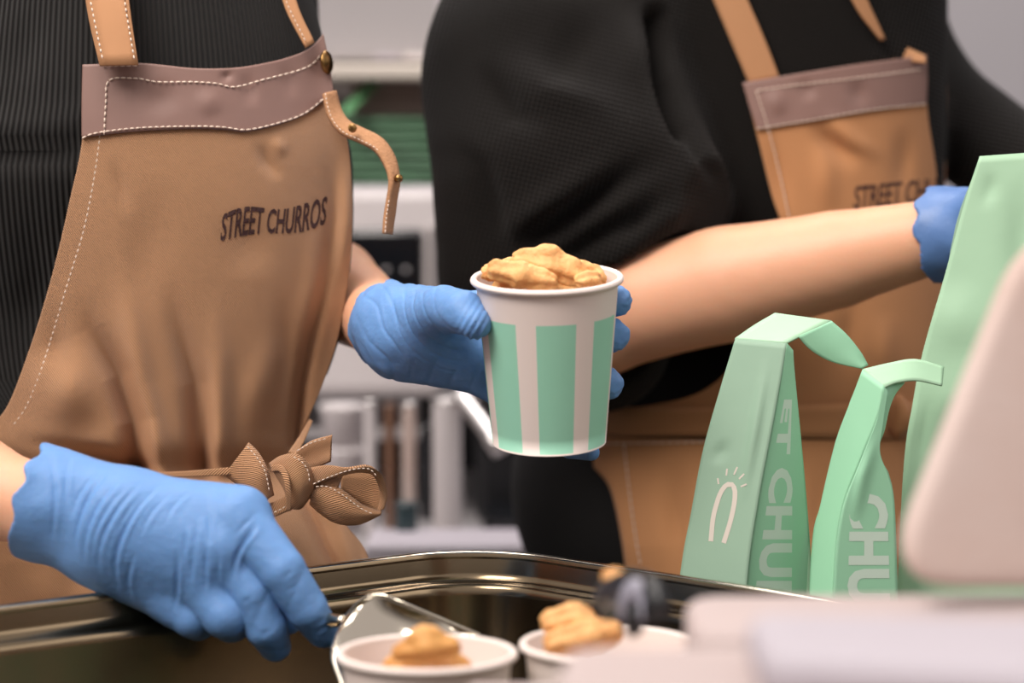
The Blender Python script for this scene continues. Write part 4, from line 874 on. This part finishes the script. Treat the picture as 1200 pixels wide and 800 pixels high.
bag3 = root('gift_bag', V(1150, YB(1.53), 1.53)); tag(bag3, 'tallest mint paper bag at right edge, standing behind the white foam lid', 'bag')
yb3 = YB(1.53)
p3 = coons([(1148, 183), (1205, 179), (1270, 176)], [(1046, yb3), (1160, yb3), (1290, yb3)], [(1148, 183), (1131, 235), (1105, 330), (1082, 410), (1070, 470), (1058, 560), (1046, yb3)], [(1270, 176), (1280, 400), (1290, yb3)], 30, 70)
d3 = plane_depth((1148, 183, 1.520), (1270, 176, 1.500), (1058, 560, 1.528))
patch('front_panel', p3, d3(p3[..., 0], p3[..., 1]) + folds(p3[..., 0], p3[..., 1], [([(1150, 200), (1162, 220), (1150, 245)], 8, .002), ([(1195, 200), (1200, 400)], 18, .004), ([(1100, 330), (1140, 420)], 30, -.003), ([(1090, 455), (1075, 560)], 5, .004)]), M['mint'], bag3, 0.0008)
p4 = coons([(1148, 183), (1270, 176)], [(1060, YB(1.57)), (1290, YB(1.57))], [(1148, 183), (1108, 330), (1060, YB(1.57))], [(1270, 176), (1290, YB(1.57))], 12, 30)
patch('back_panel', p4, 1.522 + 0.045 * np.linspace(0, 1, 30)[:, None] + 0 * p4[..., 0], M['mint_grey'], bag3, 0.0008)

for b_o in (bag, bag2, bag3):
    for c_ in b_o.children:
        if 'panel' in c_.name:
            for v in c_.data.vertices: v.co.z = max(v.co.z, CZ + .0006)
# ================================================================ foreground boxes, very near
def slab(name, outline, thick, m, parent, dirv, bev=0.006):  # rounded outline of world points pushed along dirv
    bm = bmesh.new(); O = [Vector([float(c) for c in p]) for p in outline]; vs = [bm.verts.new(p) for p in O]; f = bm.faces.new(vs)
    r = bmesh.ops.extrude_face_region(bm, geom=[f]); mv = [g for g in r['geom'] if isinstance(g, bmesh.types.BMVert)]
    bmesh.ops.translate(bm, vec=Vector(dirv).normalized() * thick, verts=mv)
    bmesh.ops.recalc_face_normals(bm, faces=bm.faces)
    rim = [e for e in bm.edges if len(e.link_faces) == 2 and any(len(x.verts) > 8 for x in e.link_faces)]
    bmesh.ops.bevel(bm, geom=rim, offset=bev, segments=4, affect='EDGES', profile=.5)
    me = bpy.data.meshes.new(name); bm.to_mesh(me); bm.free(); return link(name, me, m, parent, True)
def round_outline(pts, rad, n=10):                           # rounds a 3-D planar polygon
    out = []; pts = [np.asarray(p, float) for p in pts]
    for i in range(len(pts)):
        a, b, c = pts[i - 1], pts[i], pts[(i + 1) % len(pts)]; e1 = (a - b) / np.linalg.norm(a - b); e2 = (c - b) / np.linalg.norm(c - b)
        for k in range(n + 1):
            t = k / n; p = b + e1 * rad * (1 - t) ** 2 + e2 * rad * t ** 2; out.append(p)
    return out
LZ = CAM[2] - 0.235
ledge = root('serving_riser', (0.45, 0.85, CZ)); tag(ledge, 'low white riser shelf on the counter carrying the blurred white boxes', 'shelf')
bev_box('riser_top', (-0.02, 0.45, LZ - 0.015), (0.75, 1.06, LZ), M['foam3'], ledge, 0.004)
for x in (0.0, 0.71): bev_box('riser_side', (x, 0.47, CZ), (x + 0.018, 1.04, LZ - 0.015), M['foam3'], ledge, 0.002)
# takeaway box with raised lid
bx = root('takeaway_box', (0.25, 0.98, LZ)); tag(bx, 'open white foam takeaway box, its blotchy lid standing up at right edge', 'box')
n_l = V(1040, 690, 1.02); Lq = [V(1030, 694, 1.00), V(1205, 262, 1.06), V(1560, 262, 1.10), V(1520, 694, 1.04)]
slab('lid', round_outline(Lq, 0.038), 0.022, M['foam'], bx, (0.1, 1, 0.1), 0.008)
bb = [A3(.072, .945, LZ + .0), A3(.074, 1.035, LZ), A3(.40, 1.045, LZ), A3(.40, .945, LZ)]
slab('tray', round_outline(bb, 0.02), 0.044, M['foam3'], bx, (0, 0, 1), 0.006)
# stack of flat boxes and a nearer box
bx2 = root('box_lid', (0.22, 0.80, LZ + .0525)); tag(bx2, 'thin cool white box lid lying on the nearest card box', 'box')
Z2 = LZ + .0525
b2_ = [A3(.083, .78, Z2), A3(.084, .864, Z2), A3(.34, .84, Z2), A3(.34, .70, Z2)]
slab('lid_shell', round_outline(b2_, 0.015), 0.017, M['foam2'], bx2, (0, 0, 1), 0.006)
bx3 = root('card_box', (0.2, 0.68, LZ)); tag(bx3, 'nearest white card box filling the bottom right corner, fully blurred', 'box')
b3_ = [A3(-.012, .56, LZ), A3(.020, .885, LZ), A3(.40, .925, LZ), A3(.40, .56, LZ)]
slab('box_shell', round_outline(b3_, 0.012), 0.052, M['foam3'], bx3, (0, 0, 1), 0.006)
# tongs
tg_ = root('tongs', V(735, 720, 1.08)); tag(tg_, 'black tongs with a grey looped end above the half hidden cup', 'tongs')
tube('arm', crom3([V(705, 700, 1.12), V(722, 690, 1.10), V(745, 684, 1.08), V(762, 692, 1.06), V(770, 708, 1.05), V(773, 728, 1.05)], 24), 0.0042, M['black_plastic'], tg_, 10, 1.6)
tube('arm', crom3([V(712, 712, 1.12), V(722, 702, 1.10), V(734, 704, 1.08), V(742, 716, 1.07), V(744, 732, 1.06)], 24), 0.0042, M['black_plastic'], tg_, 10, 1.6)
tube('loop', crom3([V(732, 722, 1.075), V(734, 700, 1.07), V(745, 690, 1.065), V(756, 700, 1.06), V(760, 724, 1.055)], 24), 0.0032, M['grey_plastic'], tg_, 10, 1.6)
churro('small blurred churro bite by the tongs hinge', [(712, 676, 1.12, 8), (724, 672, 1.12, 8)], 21)

# ================================================================ background equipment, along the back of the booth
BCZ = CZ - 0.03
bc = root('back_counter', (0, 2.7, 0)); tag(bc, 'dark back counter behind both people', 'counter')
bev_box('counter_top', (-1.2, 2.15, BCZ - .04), (1.4, 3.0, BCZ), M['appliance_grey'], bc, .004); bev_box('cabinet', (-1.18, 2.2, 0), (1.38, 2.98, BCZ - .04), M['trouser'], bc, .004)
def bgbox(name, x0, y0, x1, y1, D, depth, m, parent=None, bev=.006, smooth=True):    # upright box whose front shows between two pixel corners
    a = V(x0, y1, D); b = V(x1, y0, D); return bev_box(name, (a[0], a[1] , a[2]), (b[0], a[1] + depth, b[2]), m, parent, bev)
mw = root('oven', V(400, 470, 2.50)); tag(mw, 'pale countertop oven with a black control panel behind the leather tab', 'oven')
bgbox('body', 250, 219, 520, 466, 2.50, .35, M['appliance'], mw, .012)
bgbox('trim_strip', 250, 217, 521, 250, 2.492, .02, M['foam2'], mw)
bgbox('control_panel', 408, 268, 497, 372, 2.488, .012, M['glass_black'], mw, .006)
bgbox('display', 432, 278, 470, 296, 2.484, .006, M['screen'], mw, .002)
bgbox('door_handle', 503, 262, 509, 380, 2.478, .02, M['steel_bg'], mw, .004)
for x in (425, 448, 471): bgbox('button', x, 312, x + 9, 320, 2.484, .006, M['appliance_grey'], mw, .002)
for x in (275, 500): bgbox('foot', x - 8, 464, x + 8, 496, 2.55, .02, M['black_plastic'], mw, .002)
# oven stand so that it rests on the back counter
stand = root('oven_stand', (V(400, 470, 2.5)[0], 2.6, BCZ)); tag(stand, 'dark frame stand under the pale oven', 'stand')
a_ = V(250, 498, 2.55); b_ = V(525, 490, 2.55)
bev_box('stand_top', (a_[0], 2.50, a_[2] - .012), (b_[0], 2.869, a_[2] - .0005), M['appliance_grey'], stand, .002)
bev_box('dark_backing', (a_[0], 2.87, BCZ), (b_[0] + .05, 2.88, a_[2]), M['black_plastic'], stand, .001)  # black sheet added so the gaps between the canisters read dark
for x in (a_[0] + .01, b_[0] - .012):
    for y in (2.51, 2.85): bev_box('leg', (x - .006, y - .006, BCZ), (x + .006, y + .006, a_[2] - .012), M['black_plastic'], stand, .002)
# wall shelf, hood above, green film bags on the oven
zsh = V(400, 84, 2.5)[2]
sh = root('wall_shelf', (V(400, 84, 2.5)[0], 2.7, zsh)); tag(sh, 'beige edged shelf above the green folded bags', 'shelf')
a_ = V(240, 94, 2.5); b_ = V(560, 76, 2.5); bev_box('board', (a_[0], 2.48, a_[2]), (b_[0], 3.3, b_[2]), M['beige'], sh, .003)
hood = root('steel_bin', V(440, 76, 2.52)); tag(hood, 'tall brushed steel bin standing on the beige edged shelf', 'bin')
a_ = V(300, 75, 2.54); b_ = V(524, -70, 2.54)
bev_box('body', (a_[0], 2.53, a_[2] + .001), (b_[0], 2.95, b_[2]), M['appliance_grey'], hood, .01)
for x0, x1_, mm in ((378, 436, 'appliance_grey'), (436, 470, 'foam2'), (472, 502, 'appliance'), (506, 522, 'foam2')): bgbox('panel', x0, -66, x1_, 70, 2.515, .012, M[mm], hood, .003)  # paler strips paint the vertical highlights of the steel into the colour
tag(bgbox('post', 526, -60, 545, 75, 2.7, .03, M['brown_glass']), 'brown post beside the steel bin, mostly behind the black sleeve', 'post')
jar = lathe('storage_jar', [(0.0001, 0), (.022, 0), (.024, .004), (.024, .07), (.018, .08), (.018, .09), (.0001, .09)], M['yellow'], None, Matrix.Translation(Vector([float(V(552, 0, 2.62)[0]), 2.62, float(b_[2]) * 0 + float(V(400, 76, 2.5)[2]) + .001])), 32)
jar.data.update(); tag(jar, 'small yellow jar on the shelf beside the black shoulder', 'jar')
ovtop = float(V(400, 219, 2.5)[2])
z = ovtop + .001; k = 0
pos = ['lowest', 'second lowest', 'third from bottom', 'fourth from bottom', 'fifth from bottom', 'sixth from bottom', 'topmost']
for k in range(7):
    t = .0102; ang = rng.uniform(-.08, .08); x0 = float(V(395 + rng.uniform(-10, 8), 0, 2.5)[0]); cx = float(V(455, 200, 2.55)[0]) + rng.uniform(-.008, .008)
    o = sdfmesh('folded_bag', lambda P: np.maximum(np.maximum(np.abs(P[..., 0] - cx) - .085, np.abs(P[..., 1] - 2.62) - .10), np.abs(P[..., 2] - z - t / 2) - t * .42 * (1 - 0.15 * np.sin(P[..., 0] * 60 + k))),
                (cx - .10, 2.50, z - .005), (cx + .10, 2.74, z + t + .005), .0045, M['green_bg'], None, lambda co, nn: .0006 * wob(co, 90, k), 1)
    tag(o, 'green folded bag on the pale oven, %s in the stack of seven' % pos[k], 'bag', 'green folded bags on the oven'); z += t
tag(bgbox('carton', 412, 98, 506, 138, 2.53, .12, M['pinkgrey'], None, .003), 'dusty pink carton lying on the green folded bags', 'box')
crt = bpy.data.objects['carton']; dz_ = z + .001 - float(V(412, 138, 2.53)[2]); crt.location.z = dz_
gsr = rails('leaning_strip', [(398, 132, 2.47), (432, 94, 2.52)], [(410, 134, 2.47), (446, 96, 2.52)], M['green_lt'], None, thick=.003); tag(gsr, 'light green strip hanging slantwise below the beige shelf edge', 'strip')
# canisters on the back counter; pale bodies stand in for highlights on steel vessels
def canister(name, label, cat, px, wpx, ytop, D, m, lid=None):
    c = V(px, 600, D); r = wpx * D / F / 2; zt = float(V(px, ytop, D)[2]); h = zt - BCZ
    rt_ = root(name, (c[0], c[1], BCZ)); tag(rt_, label, cat)
    lathe('body', [(0.0001, 0.0005), (r * .96, 0.0005), (r, .004), (r, h * .93), (r * .97, h * .97), (r * .9, h)] + [(r * .86, h), (r * .86, h * .9), (.0001, h * .9)], m, rt_, Matrix.Translation(Vector((c[0], c[1], BCZ))), 40)
    lathe('rim', [(r * 1.0 + .0015 * math.cos(q), h + .0015 * math.sin(q)) for q in np.linspace(0, 2 * math.pi, 9)], lid or m, rt_, Matrix.Translation(Vector((c[0], c[1], BCZ))), 40)
canister('steel_jug', 'bright steel jug nearest the black machine, widest of the vessels', 'jug', 524, 34, 468, 2.36, M['appliance'], M['steel_bg'])
canister('highlight_canister', 'slim cream canister standing in for a steel highlight, left of the bright steel jug', 'canister', 480, 16, 472, 2.36, M['foam'], M['steel_bg'])
canister('brown_bottle', 'slim brown bottle between the two pale canisters', 'bottle', 457, 12, 474, 2.38, M['brown_glass'])
canister('highlight_canister', 'tall pale canister standing in for a steel highlight, right of the stacked white tubs', 'canister', 434, 14, 470, 2.40, M['appliance'], M['steel_bg'])
canister('glass_bottle', 'dark teal bottle standing in front of the cream canister', 'bottle', 476, 26, 590, 2.28, M['teal'])
canister('glass_bottle', 'dark bottle added to darken the gap left of the bright jug', 'bottle', 500, 16, 500, 2.50, M['glass_black'])  # added as the dark between two bright highlight strips
for i, (yt, l) in enumerate(((530, 'lower'), (498, 'middle'), (466, 'upper'))):
    zb = [BCZ + .001, BCZ + .044, BCZ + .087][i]
    c = V(402, 500, 2.42); t_ = lathe('plastic_tub', [(.0001, 0), (.019, 0), (.022, .034), (.0235, .036), (.0235, .041), (.0001, .042)], M['appliance'], None, Matrix.Translation(Vector((float(c[0]), float(c[1]), zb))), 32)
    tag(t_, '%s white tub of the three stacked by the apron bow' % l, 'tub', 'stacked white tubs')
# black coffee machine with a slanting steel arm
cm = root('coffee_machine', (float(V(640, 600, 2.5)[0]), 2.55, BCZ)); tag(cm, 'black coffee machine behind the striped cup, slanting steel arm', 'machine')
a_ = V(556, 480, 2.5); b_ = V(800, 470, 2.5); bev_box('body', (a_[0], 2.46, BCZ), (b_[0], 2.85, b_[2] + .02), M['black_plastic'], cm, .012)
bev_box('drip_tray', (a_[0] + .01, 2.38, BCZ), (b_[0] - .02, 2.47, BCZ + .02), M['glass_black'], cm, .004)
tube('arm', crom3([V(538, 462, 2.34), V(560, 490, 2.32), V(582, 520, 2.30), V(588, 530, 2.30)], 16), [0.008] * 12 + [.010] * 4, M['steel_bg'], cm, 12)
tube('arm_mount', [V(538, 462, 2.34), V(560, 466, 2.40), V(585, 470, 2.48)], .007, M['steel_bg'], cm, 10)
# white chopping board in front
bd_ = bev_box('chopping_board', (float(V(428, 640, 2.2)[0]), 2.17, BCZ + .001), (float(V(625, 640, 2.2)[0]), 2.27, BCZ + .024), M['foam2'], None, .004); tag(bd_, 'white chopping board lying at front of the back counter', 'board')
print('scene built')
